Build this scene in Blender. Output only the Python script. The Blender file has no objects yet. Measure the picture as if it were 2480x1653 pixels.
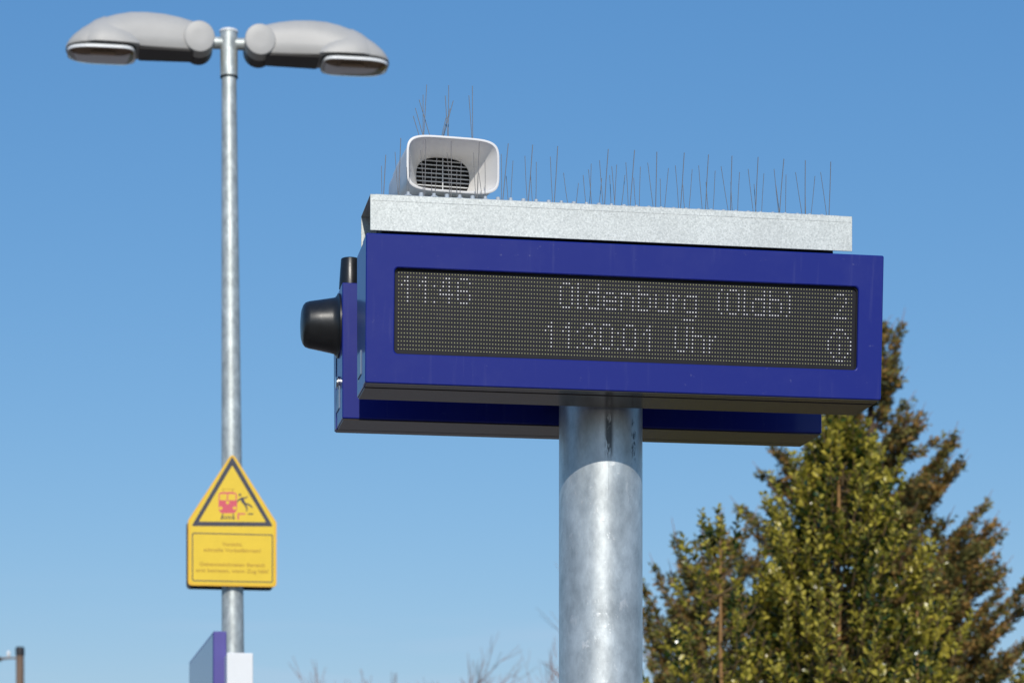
import bpy, bmesh, math, random
from mathutils import Vector, Matrix, Quaternion

random.seed(7)
scene = bpy.context.scene
COL = scene.collection
R = math.radians

# ------------------------------------------------------------------ camera
# The photograph is taken with the film plane upright (rise), horizon well below the frame.
F = 6000.0            # focal length in photo pixels (photo is 2480 wide)
CX, HY = 1240.0, 2135.0
EYE = 1.60
cam = bpy.data.cameras.new('camera')
cam.sensor_width = 36.0
cam.lens = F / 2480.0 * 36.0
cam.shift_y = (HY - 826.5) / 2480.0
cam.clip_start = 0.05
cam.clip_end = 6000
cam.dof.use_dof = True
cam.dof.focus_distance = 5.2
cam.dof.aperture_fstop = 8.5
camo = bpy.data.objects.new('camera', cam)
camo.location = (0, 0, EYE)
camo.rotation_euler = (R(90), 0, 0)
COL.objects.link(camo)
scene.camera = camo

# ------------------------------------------------------------------ sky + sun
SUN_ELEV = 31.5
SUN_AZ = 182.0 - 4.5      # compass degrees from +Y clockwise: behind the camera, a touch right
w = bpy.data.worlds.new('World')
scene.world = w
w.use_nodes = True
nt = w.node_tree
nt.nodes.clear()
sky = nt.nodes.new('ShaderNodeTexSky')
sky.sky_type = 'NISHITA'
sky.sun_disc = False
sky.sun_elevation = R(SUN_ELEV)
sky.sun_rotation = R(SUN_AZ)
sky.altitude = 50
sky.air_density = 1.15
sky.dust_density = 0.25
sky.ozone_density = 2.2
bg = nt.nodes.new('ShaderNodeBackground')
bg.inputs['Strength'].default_value = 0.085
out = nt.nodes.new('ShaderNodeOutputWorld')
# faint, thin cloud wisps close to the horizon
SKY_CURVE = [(1.024, 0.607), (0.724, 1.412), (0.519, 2.945)]
tc = nt.nodes.new('ShaderNodeTexCoord')
mp = nt.nodes.new('ShaderNodeMapping'); mp.inputs['Scale'].default_value = (3.0, 3.0, 34.0)
nz = nt.nodes.new('ShaderNodeTexNoise'); nz.inputs['Scale'].default_value = 2.2; nz.inputs['Detail'].default_value = 6
rp = nt.nodes.new('ShaderNodeMapRange'); rp.inputs[1].default_value = 0.5; rp.inputs[2].default_value = 0.75
sx = nt.nodes.new('ShaderNodeSeparateXYZ')
lo = nt.nodes.new('ShaderNodeMapRange'); lo.inputs[1].default_value = 0.04; lo.inputs[2].default_value = 0.125
lo.inputs[3].default_value = 0.5; lo.inputs[4].default_value = 0.0
mu = nt.nodes.new('ShaderNodeMath'); mu.operation = 'MULTIPLY'
mx = nt.nodes.new('ShaderNodeMix'); mx.data_type = 'RGBA'
mx.inputs[7].default_value = (6.6, 7.4, 9.4, 1)
L = nt.links.new
L(tc.outputs['Generated'], mp.inputs[0]); L(mp.outputs[0], nz.inputs['Vector']); L(nz.outputs['Fac'], rp.inputs[0])
L(tc.outputs['Generated'], sx.inputs[0]); L(sx.outputs['Z'], lo.inputs[0])
L(rp.outputs[0], mu.inputs[0]); L(lo.outputs[0], mu.inputs[1]); L(mu.outputs[0], mx.inputs[0])
# the clear winter sky is a purer blue than the model's: a response curve per channel over the whole dome
sep = nt.nodes.new('ShaderNodeSeparateColor'); com = nt.nodes.new('ShaderNodeCombineColor')
L(sky.outputs[0], sep.inputs[0])
for i_, (g_, k_) in enumerate(SKY_CURVE):
    pw = nt.nodes.new('ShaderNodeMath'); pw.operation = 'POWER'; pw.inputs[1].default_value = g_
    ml = nt.nodes.new('ShaderNodeMath'); ml.operation = 'MULTIPLY'; ml.inputs[1].default_value = k_
    L(sep.outputs[i_], pw.inputs[0]); L(pw.outputs[0], ml.inputs[0]); L(ml.outputs[0], com.inputs[i_])
L(com.outputs[0], mx.inputs[6]); L(mx.outputs[2], bg.inputs[0]); L(bg.outputs[0], out.inputs[0])

sl = bpy.data.lights.new('sun', 'SUN')
sl.energy = 3.3
sl.angle = R(0.53)
sl.color = (1.0, 0.95, 0.87)
so = bpy.data.objects.new('sun', sl)
az = R(SUN_AZ)
sd = Vector((math.sin(az) * math.cos(R(SUN_ELEV)), math.cos(az) * math.cos(R(SUN_ELEV)), math.sin(R(SUN_ELEV))))
so.rotation_euler = sd.to_track_quat('Z', 'Y').to_euler()
so.location = sd * 50
COL.objects.link(so)

vs = scene.view_settings
vs.view_transform = 'Standard'; vs.look = 'None'; vs.exposure = 0.0; vs.gamma = 1.0
vs.use_curve_mapping = False
scene.cycles.max_bounces = 8

# ------------------------------------------------------------------ helpers
YAW = R(9.66)
UX = Vector((math.cos(YAW), math.sin(YAW)))
UY = Vector((-math.sin(YAW), math.cos(YAW)))

def P(x, y, Y):
    """photo pixel at distance Y -> world point"""
    return Vector(((x - CX) / F * Y, Y, EYE + (HY - y) / F * Y))

def loc_uv(O, x, y, v):
    """photo pixel on the upright plane v of a platform-aligned frame at O -> (u, v, z)"""
    k = (x - CX) / F
    Y = (v + O[0] * UY[0] + O[1] * UY[1]) / (k * UY[0] + UY[1])
    X = k * Y
    u = (X - O[0]) * UX[0] + (Y - O[1]) * UX[1]
    return Vector((u, v, EYE + (HY - y) / F * Y - O[2]))

class MB:
    def __init__(s):
        s.v = []; s.f = []; s.m = []
    def add(s, vs, fs, mi=0):
        b = len(s.v)
        s.v += [tuple(p) for p in vs]
        s.f += [tuple(b + i for i in f) for f in fs]
        s.m += [mi] * len(fs)
    def box(s, x0, x1, y0, y1, z0, z1, mi=0):
        s.add([(x0,y0,z0),(x1,y0,z0),(x1,y1,z0),(x0,y1,z0),(x0,y0,z1),(x1,y0,z1),(x1,y1,z1),(x0,y1,z1)],
              [(0,3,2,1),(4,5,6,7),(0,1,5,4),(1,2,6,5),(2,3,7,6),(3,0,4,7)], mi)
    def tube(s, pts, rads, n=8, cap=True, mi=0):
        rings = []
        pts = [Vector(p) for p in pts]
        up = None
        for i, p in enumerate(pts):
            d = (pts[min(i+1, len(pts)-1)] - pts[max(i-1, 0)])
            if d.length < 1e-9: d = Vector((0,0,1))
            d.normalize()
            if up is None:
                up = Vector((1,0,0)) if abs(d.x) < 0.8 else Vector((0,1,0))
            a = d.cross(up).normalized(); b = d.cross(a).normalized(); up = b.cross(d).normalized() if False else up
            r = rads[i] if isinstance(rads, (list, tuple)) else rads
            rings.append([p + (a * math.cos(2*math.pi*k/n) + b * math.sin(2*math.pi*k/n)) * r for k in range(n)])
        vs_ = [q for ring in rings for q in ring]; fs = []
        for i in range(len(pts)-1):
            for k in range(n):
                k2 = (k+1) % n
                fs.append((i*n+k, i*n+k2, (i+1)*n+k2, (i+1)*n+k))
        if cap:
            fs.append(tuple(range(n-1, -1, -1))); fs.append(tuple((len(pts)-1)*n+k for k in range(n)))
        s.add(vs_, fs, mi)
    def loft(s, rings, cap=True, mi=0):
        n = len(rings[0]); vs_ = [q for ring in rings for q in ring]; fs = []
        for i in range(len(rings)-1):
            for k in range(n):
                k2 = (k+1) % n
                fs.append((i*n+k, i*n+k2, (i+1)*n+k2, (i+1)*n+k))
        if cap:
            fs.append(tuple(range(n-1, -1, -1))); fs.append(tuple((len(rings)-1)*n+k for k in range(n)))
        s.add(vs_, fs, mi)
    def prism(s, poly, y0, y1, mi=0):
        """outline in x,z extruded along y"""
        n = len(poly)
        s.loft([[(a, y0, c) for a, c in poly], [(a, y1, c) for a, c in poly]], True, mi)
    def ring(s, outer, inner, y0, y1, mi=0):
        """flat ring between two x,z outlines with the same vertex count, given depth"""
        n = len(outer)
        vs_ = [(a, y0, c) for a, c in outer] + [(a, y0, c) for a, c in inner] + [(a, y1, c) for a, c in outer] + [(a, y1, c) for a, c in inner]
        fs = []
        for k in range(n):
            j = (k+1) % n
            fs += [(k, j, n+j, n+k), (2*n+k, 3*n+k, 3*n+j, 2*n+j), (k, 2*n+k, 2*n+j, j), (n+k, n+j, 3*n+j, 3*n+k)]
        s.add(vs_, fs, mi)
    def mesh(s, name):
        me = bpy.data.meshes.new(name)
        me.from_pydata(s.v, [], s.f)
        me.polygons.foreach_set('material_index', s.m)
        me.update()
        return me
    def build(s, name, mats, parent=None, bevel=0, smooth=None, fix=True, segs=2):
        me = s.mesh(name)
        if fix or bevel:
            bm = bmesh.new(); bm.from_mesh(me)
            bmesh.ops.recalc_face_normals(bm, faces=bm.faces)
            if bevel:
                es = [e for e in bm.edges if len(e.link_faces) == 2 and e.calc_face_angle(0) > R(40)]
                bmesh.ops.bevel(bm, geom=es, offset=bevel, segments=segs, profile=0.5, affect='EDGES', clamp_overlap=True)
            bm.to_mesh(me); bm.free()
        return obj(name, me, mats, parent, smooth)

def obj(name, me, mats, parent=None, smooth=None):
    o = bpy.data.objects.new(name, me)
    COL.objects.link(o)
    if not isinstance(mats, (list, tuple)): mats = [mats]
    if len(me.materials) == 0:
        for m in mats: me.materials.append(m)
    if parent is not None: o.parent = parent
    if smooth is not None and smooth > 0:
        for p in me.polygons: p.use_smooth = True
        try: me.set_sharp_from_angle(angle=R(smooth))
        except Exception: pass
    return o

def tag(o, label=None, cat=None, group=None, kind=None):
    if label: o['label'] = label
    if cat: o['category'] = cat
    if group: o['group'] = group
    if kind: o['kind'] = kind
    return o

def thing(name, loc, label, cat, rz=0.0, group=None):
    o = bpy.data.objects.new(name, None)
    COL.objects.link(o); o.location = loc; o.rotation_euler = (0, 0, rz)
    o.empty_display_size = 0.2
    return tag(o, label, cat, group)

def rrect(x0, x1, z0, z1, r, n=6):
    pts = []
    for cx_, cz_, a0 in ((x1-r, z1-r, 0), (x0+r, z1-r, 90), (x0+r, z0+r, 180), (x1-r, z0+r, 270)):
        for k in range(n+1):
            a = R(a0 + 90*k/n); pts.append((cx_ + r*math.cos(a), cz_ + r*math.sin(a)))
    return pts

def round_poly(poly, r, n=5):
    """rounds the corners of an x,z outline"""
    out_ = []
    N = len(poly)
    for i in range(N):
        p0 = Vector(poly[i-1]); p = Vector(poly[i]); p1 = Vector(poly[(i+1) % N])
        a = (p0-p).normalized(); b = (p1-p).normalized()
        ang = a.angle(b); t = min(r/math.tan(ang/2), (p0-p).length*0.45, (p1-p).length*0.45)
        A = p + a*t; B = p + b*t
        for k in range(n+1):
            s = k/n; q = A*(1-s)**2 + p*2*s*(1-s) + B*s*s
            out_.append((q.x, q.y))
    return out_

# ------------------------------------------------------------------ materials
def mat(name, col, rough=0.5, metal=0.0, var=0.0, vscale=8.0, col2=None, bump=0.0, bscale=60.0, spec=0.5, coat=0.0,
        vdist=(1,1,1), emit=None, estr=0.0, rvar=0.0, coatr=0.1, transm=0.0):
    m = bpy.data.materials.new(name); m.use_nodes = True
    t = m.node_tree; b = t.nodes['Principled BSDF']; K = t.links.new
    b.inputs['Base Color'].default_value = (*col, 1)
    b.inputs['Roughness'].default_value = rough
    b.inputs['Metallic'].default_value = metal
    b.inputs['Specular IOR Level'].default_value = spec
    b.inputs['Coat Weight'].default_value = coat
    b.inputs['Coat Roughness'].default_value = coatr
    b.inputs['Transmission Weight'].default_value = transm
    if emit:
        b.inputs['Emission Color'].default_value = (*emit, 1); b.inputs['Emission Strength'].default_value = estr
    if var > 0 or bump > 0 or rvar > 0:
        c = t.nodes.new('ShaderNodeTexCoord'); mp_ = t.nodes.new('ShaderNodeMapping')
        mp_.inputs['Scale'].default_value = vdist
        K(c.outputs['Object'], mp_.inputs[0])
    if var > 0 or rvar > 0:
        n = t.nodes.new('ShaderNodeTexNoise'); n.inputs['Scale'].default_value = vscale; n.inputs['Detail'].default_value = 8
        n.inputs['Roughness'].default_value = 0.65
        K(mp_.outputs[0], n.inputs['Vector'])
        rg = t.nodes.new('ShaderNodeMapRange'); rg.inputs[1].default_value = 0.32; rg.inputs[2].default_value = 0.68
        K(n.outputs['Fac'], rg.inputs[0])
        if var > 0:
            x = t.nodes.new('ShaderNodeMix'); x.data_type = 'RGBA'
            c2 = col2 or tuple(min(1, q*(1+var)) for q in col)
            x.inputs[6].default_value = (*(tuple(q*(1-var) for q in col) if not col2 else col), 1)
            x.inputs[7].default_value = (*c2, 1)
            K(rg.outputs[0], x.inputs[0]); K(x.outputs[2], b.inputs['Base Color'])
        if rvar > 0:
            r2 = t.nodes.new('ShaderNodeMapRange'); r2.inputs[3].default_value = rough-rvar; r2.inputs[4].default_value = rough+rvar
            K(rg.outputs[0], r2.inputs[0]); K(r2.outputs[0], b.inputs['Roughness'])
    if bump > 0:
        n2 = t.nodes.new('ShaderNodeTexNoise'); n2.inputs['Scale'].default_value = bscale; n2.inputs['Detail'].default_value = 4
        K(mp_.outputs[0], n2.inputs['Vector'])
        bp = t.nodes.new('ShaderNodeBump'); bp.inputs['Strength'].default_value = bump; bp.inputs['Distance'].default_value = 0.002
        K(n2.outputs['Fac'], bp.inputs['Height']); K(bp.outputs[0], b.inputs['Normal'])
    return m

def node(t, kind, **kw):
    n = t.nodes.new(kind)
    for k, v_ in kw.items(): setattr(n, k, v_)
    return n

def blue_paint_material():
    """gloss powder coat with dust veils and faint run-off streaks"""
    m = bpy.data.materials.new('blue_powder_coat'); m.use_nodes = True
    t = m.node_tree; b = t.nodes['Principled BSDF']; K = t.links.new
    b.inputs['Roughness'].default_value = 0.45
    b.inputs['Specular IOR Level'].default_value = 0.28
    b.inputs['Coat Weight'].default_value = 0.5; b.inputs['Coat IOR'].default_value = 1.3; b.inputs['Coat Roughness'].default_value = 0.12
    c = node(t, 'ShaderNodeTexCoord')
    # streaks running down
    m1 = node(t, 'ShaderNodeMapping'); m1.inputs['Scale'].default_value = (26, 26, 1.1)
    n1 = node(t, 'ShaderNodeTexNoise'); n1.inputs['Scale'].default_value = 3.0; n1.inputs['Detail'].default_value = 5
    r1 = node(t, 'ShaderNodeMapRange'); r1.inputs[1].default_value = 0.60; r1.inputs[2].default_value = 0.78
    # cloudy dust
    n2 = node(t, 'ShaderNodeTexNoise'); n2.inputs['Scale'].default_value = 9.0; n2.inputs['Detail'].default_value = 7; n2.inputs['Roughness'].default_value = 0.7
    r2 = node(t, 'ShaderNodeMapRange'); r2.inputs[1].default_value = 0.5; r2.inputs[2].default_value = 0.8
    # tiny scuffs
    n3 = node(t, 'ShaderNodeTexNoise'); n3.inputs['Scale'].default_value = 95.0; n3.inputs['Detail'].default_value = 3
    r3 = node(t, 'ShaderNodeMapRange'); r3.inputs[1].default_value = 0.70; r3.inputs[2].default_value = 0.78
    K(c.outputs['Object'], m1.inputs[0]); K(m1.outputs[0], n1.inputs['Vector']); K(n1.outputs['Fac'], r1.inputs[0])
    K(c.outputs['Object'], n2.inputs['Vector']); K(n2.outputs['Fac'], r2.inputs[0])
    K(c.outputs['Object'], n3.inputs['Vector']); K(n3.outputs['Fac'], r3.inputs[0])
    a = node(t, 'ShaderNodeMath', operation='MULTIPLY'); a.inputs[1].default_value = 0.045; K(r1.outputs[0], a.inputs[0])
    a2 = node(t, 'ShaderNodeMath', operation='MULTIPLY_ADD'); a2.inputs[1].default_value = 0.022; K(r2.outputs[0], a2.inputs[0]); K(a.outputs[0], a2.inputs[2])
    a3 = node(t, 'ShaderNodeMath', operation='MULTIPLY_ADD'); a3.inputs[1].default_value = 0.14; K(r3.outputs[0], a3.inputs[0]); K(a2.outputs[0], a3.inputs[2])
    x = node(t, 'ShaderNodeMix', data_type='RGBA')
    x.inputs[6].default_value = (0.003, 0.012, 0.200, 1); x.inputs[7].default_value = (0.42, 0.42, 0.48, 1)
    K(a3.outputs[0], x.inputs[0]); K(x.outputs[2], b.inputs['Base Color'])
    bp = node(t, 'ShaderNodeBump'); bp.inputs['Strength'].default_value = 0.05; bp.inputs['Distance'].default_value = 0.0006
    n4 = node(t, 'ShaderNodeTexNoise'); n4.inputs['Scale'].default_value = 420
    K(c.outputs['Object'], n4.inputs['Vector']); K(n4.outputs['Fac'], bp.inputs['Height']); K(bp.outputs[0], b.inputs['Normal'])
    return m

def galvanised_sheet_material():
    m = bpy.data.materials.new('galvanised_sheet'); m.use_nodes = True
    t = m.node_tree; b = t.nodes['Principled BSDF']; K = t.links.new
    b.inputs['Metallic'].default_value = 0.35
    b.inputs['Roughness'].default_value = 0.55
    c = node(t, 'ShaderNodeTexCoord')
    v = node(t, 'ShaderNodeTexVoronoi'); v.inputs['Scale'].default_value = 330
    n = node(t, 'ShaderNodeTexNoise'); n.inputs['Scale'].default_value = 190; n.inputs['Detail'].default_value = 4; n.inputs['Roughness'].default_value = 0.8
    n2 = node(t, 'ShaderNodeTexNoise'); n2.inputs['Scale'].default_value = 7; n2.inputs['Detail'].default_value = 6
    for q in (v, n, n2): K(c.outputs['Object'], q.inputs['Vector'])
    bw = node(t, 'ShaderNodeRGBToBW'); K(v.outputs['Color'], bw.inputs[0])
    s = node(t, 'ShaderNodeMath', operation='MULTIPLY_ADD'); s.inputs[1].default_value = 0.55; K(bw.outputs[0], s.inputs[0])
    r0 = node(t, 'ShaderNodeMapRange'); r0.inputs[1].default_value = 0.3; r0.inputs[2].default_value = 0.7; r0.inputs[4].default_value = 0.45
    K(n.outputs['Fac'], r0.inputs[0]); K(r0.outputs[0], s.inputs[2])
    x = node(t, 'ShaderNodeMix', data_type='RGBA')
    x.inputs[6].default_value = (0.36, 0.385, 0.37, 1); x.inputs[7].default_value = (0.72, 0.75, 0.715, 1)
    K(s.outputs[0], x.inputs[0])
    x2 = node(t, 'ShaderNodeMix', data_type='RGBA', blend_type='MULTIPLY'); x2.inputs[0].default_value = 1.0
    r2 = node(t, 'ShaderNodeMapRange'); r2.inputs[1].default_value = 0.3; r2.inputs[2].default_value = 0.7; r2.inputs[3].default_value = 0.90; r2.inputs[4].default_value = 1.05
    K(n2.outputs['Fac'], r2.inputs[0]); K(x.outputs[2], x2.inputs[6]); K(r2.outputs[0], x2.inputs[7])
    K(x2.outputs[2], b.inputs['Base Color'])
    return m

def pole_material(name='galvanised_pole', stain=True, base=(0.66, 0.70, 0.70), rough=0.35, metal=0.62, scale=1.0):
    """hot-dip zinc: cloudy patches, flakes of bright zinc, specks, brushed rings; a black run-off stain near the top"""
    m = bpy.data.materials.new(name); m.use_nodes = True
    t = m.node_tree; b = t.nodes['Principled BSDF']; K = t.links.new
    b.inputs['Metallic'].default_value = metal
    c = node(t, 'ShaderNodeTexCoord')
    def noise(sc, det, vec, lo_, hi_, o0=0.0, o1=1.0, ro=0.6, dist=0.0):
        mpn = node(t, 'ShaderNodeMapping'); mpn.inputs['Scale'].default_value = vec
        nn = node(t, 'ShaderNodeTexNoise'); nn.inputs['Scale'].default_value = sc*scale; nn.inputs['Detail'].default_value = det
        nn.inputs['Roughness'].default_value = ro; nn.inputs['Distortion'].default_value = dist
        rr = node(t, 'ShaderNodeMapRange'); rr.inputs[1].default_value = lo_; rr.inputs[2].default_value = hi_
        rr.inputs[3].default_value = o0; rr.inputs[4].default_value = o1
        K(c.outputs['Object'], mpn.inputs[0]); K(mpn.outputs[0], nn.inputs['Vector']); K(nn.outputs['Fac'], rr.inputs[0])
        return rr.outputs[0]
    patches = noise(9, 5, (1, 1, 0.55), 0.46, 0.60, dist=1.0)
    cloud = noise(20, 9, (1, 1, 0.6), 0.3, 0.7, ro=0.7)
    flakes = noise(30, 5, (1, 1, 0.55), 0.62, 0.70, dist=1.4)
    specks = noise(170, 2, (1, 1, 0.8), 0.70, 0.74)
    rings = noise(5, 4, (0.8, 0.8, 55), 0.35, 0.65)
    dark = tuple(q*0.66 for q in base); light = tuple(min(1, q*1.28) for q in base)
    x = node(t, 'ShaderNodeMix', data_type='RGBA'); x.inputs[6].default_value = (*dark, 1); x.inputs[7].default_value = (*light, 1)
    K(cloud, x.inputs[0])
    y = node(t, 'ShaderNodeMix', data_type='RGBA'); y.inputs[7].default_value = (0.80, 0.83, 0.84, 1)
    mmx = node(t, 'ShaderNodeMath', operation='MAXIMUM'); K(flakes, mmx.inputs[0]); K(specks, mmx.inputs[1])
    mm = node(t, 'ShaderNodeMath', operation='MULTIPLY'); mm.inputs[1].default_value = 0.8; K(mmx.outputs[0], mm.inputs[0])
    K(x.outputs[2], y.inputs[6]); K(mm.outputs[0], y.inputs[0])
    last = y.outputs[2]
    z = node(t, 'ShaderNodeMix', data_type='RGBA', blend_type='MULTIPLY'); z.inputs[0].default_value = 0.16
    K(last, z.inputs[6]); K(patches, z.inputs[7]); last = z.outputs[2]
    if stain:
        sp = node(t, 'ShaderNodeSeparateXYZ'); K(c.outputs['Object'], sp.inputs[0])
        def band(src, a0, a1, b0, b1):
            p = node(t, 'ShaderNodeMapRange', interpolation_type='SMOOTHSTEP'); p.inputs[1].default_value = a0; p.inputs[2].default_value = a1; K(src, p.inputs[0])
            q = node(t, 'ShaderNodeMapRange', interpolation_type='SMOOTHSTEP'); q.inputs[1].default_value = b0; q.inputs[2].default_value = b1; q.inputs[3].default_value = 1; q.inputs[4].default_value = 0; K(src, q.inputs[0])
            r = node(t, 'ShaderNodeMath', operation='MULTIPLY'); K(p.outputs[0], r.inputs[0]); K(q.outputs[0], r.inputs[1]); return r.outputs[0]
        def mul(a_, b_):
            r = node(t, 'ShaderNodeMath', operation='MULTIPLY'); K(a_, r.inputs[0]); K(b_, r.inputs[1]); return r.outputs[0]
        bx = band(sp.outputs['X'], -0.013, -0.005, 0.003, 0.012); bz = band(sp.outputs['Z'], 2.505, 2.545, 2.60, 2.64)
        nn = noise(60, 5, (1.6, 1, 0.45), 0.40, 0.50)
        bx2 = band(sp.outputs['X'], 0.051, 0.056, 0.061, 0.067)
        s1 = mul(mul(bx, bz), nn); s2 = mul(mul(bx2, bz), noise(80, 5, (1.4, 1, 0.7), 0.48, 0.58))
        ad = node(t, 'ShaderNodeMath', operation='MAXIMUM'); K(s1, ad.inputs[0]); K(s2, ad.inputs[1])
        seam = band(sp.outputs['X'], -0.0022, -0.0014, -0.0010, -0.0002)
        sm = node(t, 'ShaderNodeMath', operation='MULTIPLY'); sm.inputs[1].default_value = 0.3; K(mul(seam, band(sp.outputs['Z'], 2.4, 2.47, 2.7, 2.8)), sm.inputs[0])
        ad2 = node(t, 'ShaderNodeMath', operation='MAXIMUM'); K(ad.outputs[0], ad2.inputs[0]); K(sm.outputs[0], ad2.inputs[1])
        st = node(t, 'ShaderNodeMix', data_type='RGBA'); st.inputs[7].default_value = (0.03, 0.032, 0.035, 1)
        am = node(t, 'ShaderNodeMath', operation='MULTIPLY'); am.inputs[1].default_value = 0.85; K(ad2.outputs[0], am.inputs[0])
        K(last, st.inputs[6]); K(am.outputs[0], st.inputs[0]); last = st.outputs[2]
    K(last, b.inputs['Base Color'])
    ra = node(t, 'ShaderNodeMath', operation='MULTIPLY_ADD'); ra.inputs[1].default_value = 0.10; ra.inputs[2].default_value = rough
    K(cloud, ra.inputs[0])
    rb = node(t, 'ShaderNodeMath', operation='MULTIPLY_ADD'); rb.inputs[1].default_value = 0.15; K(mmx.outputs[0], rb.inputs[0]); K(ra.outputs[0], rb.inputs[2])
    K(rb.outputs[0], b.inputs['Roughness'])
    bp = node(t, 'ShaderNodeBump'); bp.inputs['Strength'].default_value = 0.3; bp.inputs['Distance'].default_value = 0.0006
    su = node(t, 'ShaderNodeMath', operation='MULTIPLY_ADD'); su.inputs[1].default_value = 0.10; K(rings, su.inputs[0]); K(mmx.outputs[0], su.inputs[2])
    K(su.outputs[0], bp.inputs['Height']); K(bp.outputs[0], b.inputs['Normal'])
    return m

M = {}
M['blue'] = blue_paint_material()
M['sheet'] = galvanised_sheet_material()
M['pole'] = pole_material()
M['lamp_pole'] = pole_material('galvanised_lamp_pole', stain=False, base=(0.58, 0.62, 0.60), rough=0.44, metal=0.5, scale=1.6)
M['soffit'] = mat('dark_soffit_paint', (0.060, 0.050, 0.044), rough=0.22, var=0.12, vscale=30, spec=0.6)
M['gap'] = mat('black_seal_and_shade', (0.006, 0.006, 0.007), rough=0.8)  # seals and brackets, also the shade painted into the slot under the cover
M['board'] = mat('black_led_board', (0.010, 0.009, 0.014), rough=0.45, var=0.25, vscale=60, spec=0.3)
M['led'] = mat('unlit_led_lens', (0.50, 0.49, 0.24), rough=0.45, var=0.12, vscale=200)
M['led_on'] = mat('lit_led_lens', (0.85, 0.85, 0.8), rough=0.4, emit=(1.0, 0.97, 0.90), estr=0.30)
M['black_plastic'] = mat('black_satin_plastic', (0.012, 0.013, 0.014), rough=0.34, var=0.2, vscale=40, bump=0.06, bscale=500, rvar=0.05)
M['steel'] = mat('bright_steel', (0.62, 0.62, 0.62), rough=0.25, metal=1.0)
M['wire'] = mat('stainless_wire', (0.135, 0.135, 0.14), rough=0.5, metal=0.4)
M['clear_clip'] = mat('clear_plastic_clip', (0.42, 0.46, 0.50), rough=0.2, var=0.1, vscale=100)
M['sticker'] = mat('white_foil_sticker', (0.20, 0.27, 0.36), rough=0.35, var=0.06, vscale=60)
M['horn'] = mat('white_horn_plastic', (0.77, 0.755, 0.73), rough=0.42, var=0.03, vscale=14, bump=0.04, bscale=300)
M['grille'] = mat('horn_grille_plastic', (0.55, 0.56, 0.56), rough=0.45)
M['cone'] = mat('black_speaker_cloth', (0.010, 0.010, 0.010), rough=0.8, bump=0.5, bscale=900)
M['shell'] = mat('grey_lamp_shell', (0.44, 0.43, 0.41), rough=0.48, var=0.06, vscale=5, bump=0.03, bscale=120)
M['lamp_dark'] = mat('lamp_underside', (0.040, 0.036, 0.033), rough=0.5, var=0.15, vscale=18)
M['white'] = mat('white_paint', (0.80, 0.81, 0.81), rough=0.35, var=0.02, vscale=20)
M['reflector'] = mat('lamp_reflector', (0.30, 0.24, 0.20), rough=0.35, metal=0.4, var=0.3, vscale=28)
def clear_lens():
    m = bpy.data.materials.new('clear_lamp_lens'); m.use_nodes = True
    t = m.node_tree; K = t.links.new
    t.nodes.remove(t.nodes['Principled BSDF'])
    tr = node(t, 'ShaderNodeBsdfTransparent'); tr.inputs[0].default_value = (0.82, 0.70, 0.60, 1)
    gl = node(t, 'ShaderNodeBsdfGlossy'); gl.inputs['Roughness'].default_value = 0.12
    ly = node(t, 'ShaderNodeLayerWeight'); ly.inputs[0].default_value = 0.10
    ms = node(t, 'ShaderNodeMixShader'); K(ly.outputs['Fresnel'], ms.inputs[0]); K(tr.outputs[0], ms.inputs[1]); K(gl.outputs[0], ms.inputs[2])
    K(ms.outputs[0], t.nodes['Material Output'].inputs[0])
    return m
M['glass'] = clear_lens()
M['bulb'] = mat('lamp_bulb', (0.75, 0.72, 0.68), rough=0.2)
M['yellow'] = mat('yellow_reflective_foil', (0.80, 0.545, 0.018), rough=0.5, var=0.04, vscale=12)
M['yellow_rim'] = mat('yellow_rim_foil', (0.82, 0.46, 0.012), rough=0.5, var=0.04, vscale=12)
M['ink'] = mat('dark_sign_print', (0.030, 0.033, 0.055), rough=0.5, var=0.3, vscale=20)
M['faded'] = mat('faded_brown_print', (0.50, 0.30, 0.022), rough=0.6)
M['red'] = mat('faded_red_print', (0.66, 0.085, 0.12), rough=0.5)
M['sign_back'] = mat('black_sign_back', (0.02, 0.02, 0.022), rough=0.6)
M['violet'] = mat('violet_blue_paint', (0.085, 0.07, 0.30), rough=0.5, var=0.04, vscale=9)
M['sign_face'] = mat('glossy_blue_face', (0.03, 0.05, 0.20), rough=0.2, var=0.1, vscale=3, spec=0.5)
M['wood'] = mat('weathered_brown_wood', (0.19, 0.125, 0.085), rough=0.8, var=0.25, vscale=10, vdist=(1,1,0.1))
M['pitch'] = mat('black_pitch_cap', (0.012, 0.012, 0.014), rough=0.6)
M['porcelain'] = mat('white_porcelain', (0.8, 0.8, 0.8), rough=0.2)
M['bark'] = mat('conifer_bark', (0.09, 0.055, 0.035), rough=0.9, var=0.3, vscale=20, bump=0.6, bscale=40)
M['holly_twig'] = mat('holly_twig', (0.13, 0.085, 0.035), rough=0.8)
M['holly_bark'] = mat('holly_bark', (0.30, 0.165, 0.06), rough=0.8, var=0.2, vscale=30)
M['twig'] = mat('bare_twigs', (0.22, 0.125, 0.10), rough=0.9, var=0.2, vscale=10)

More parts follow.
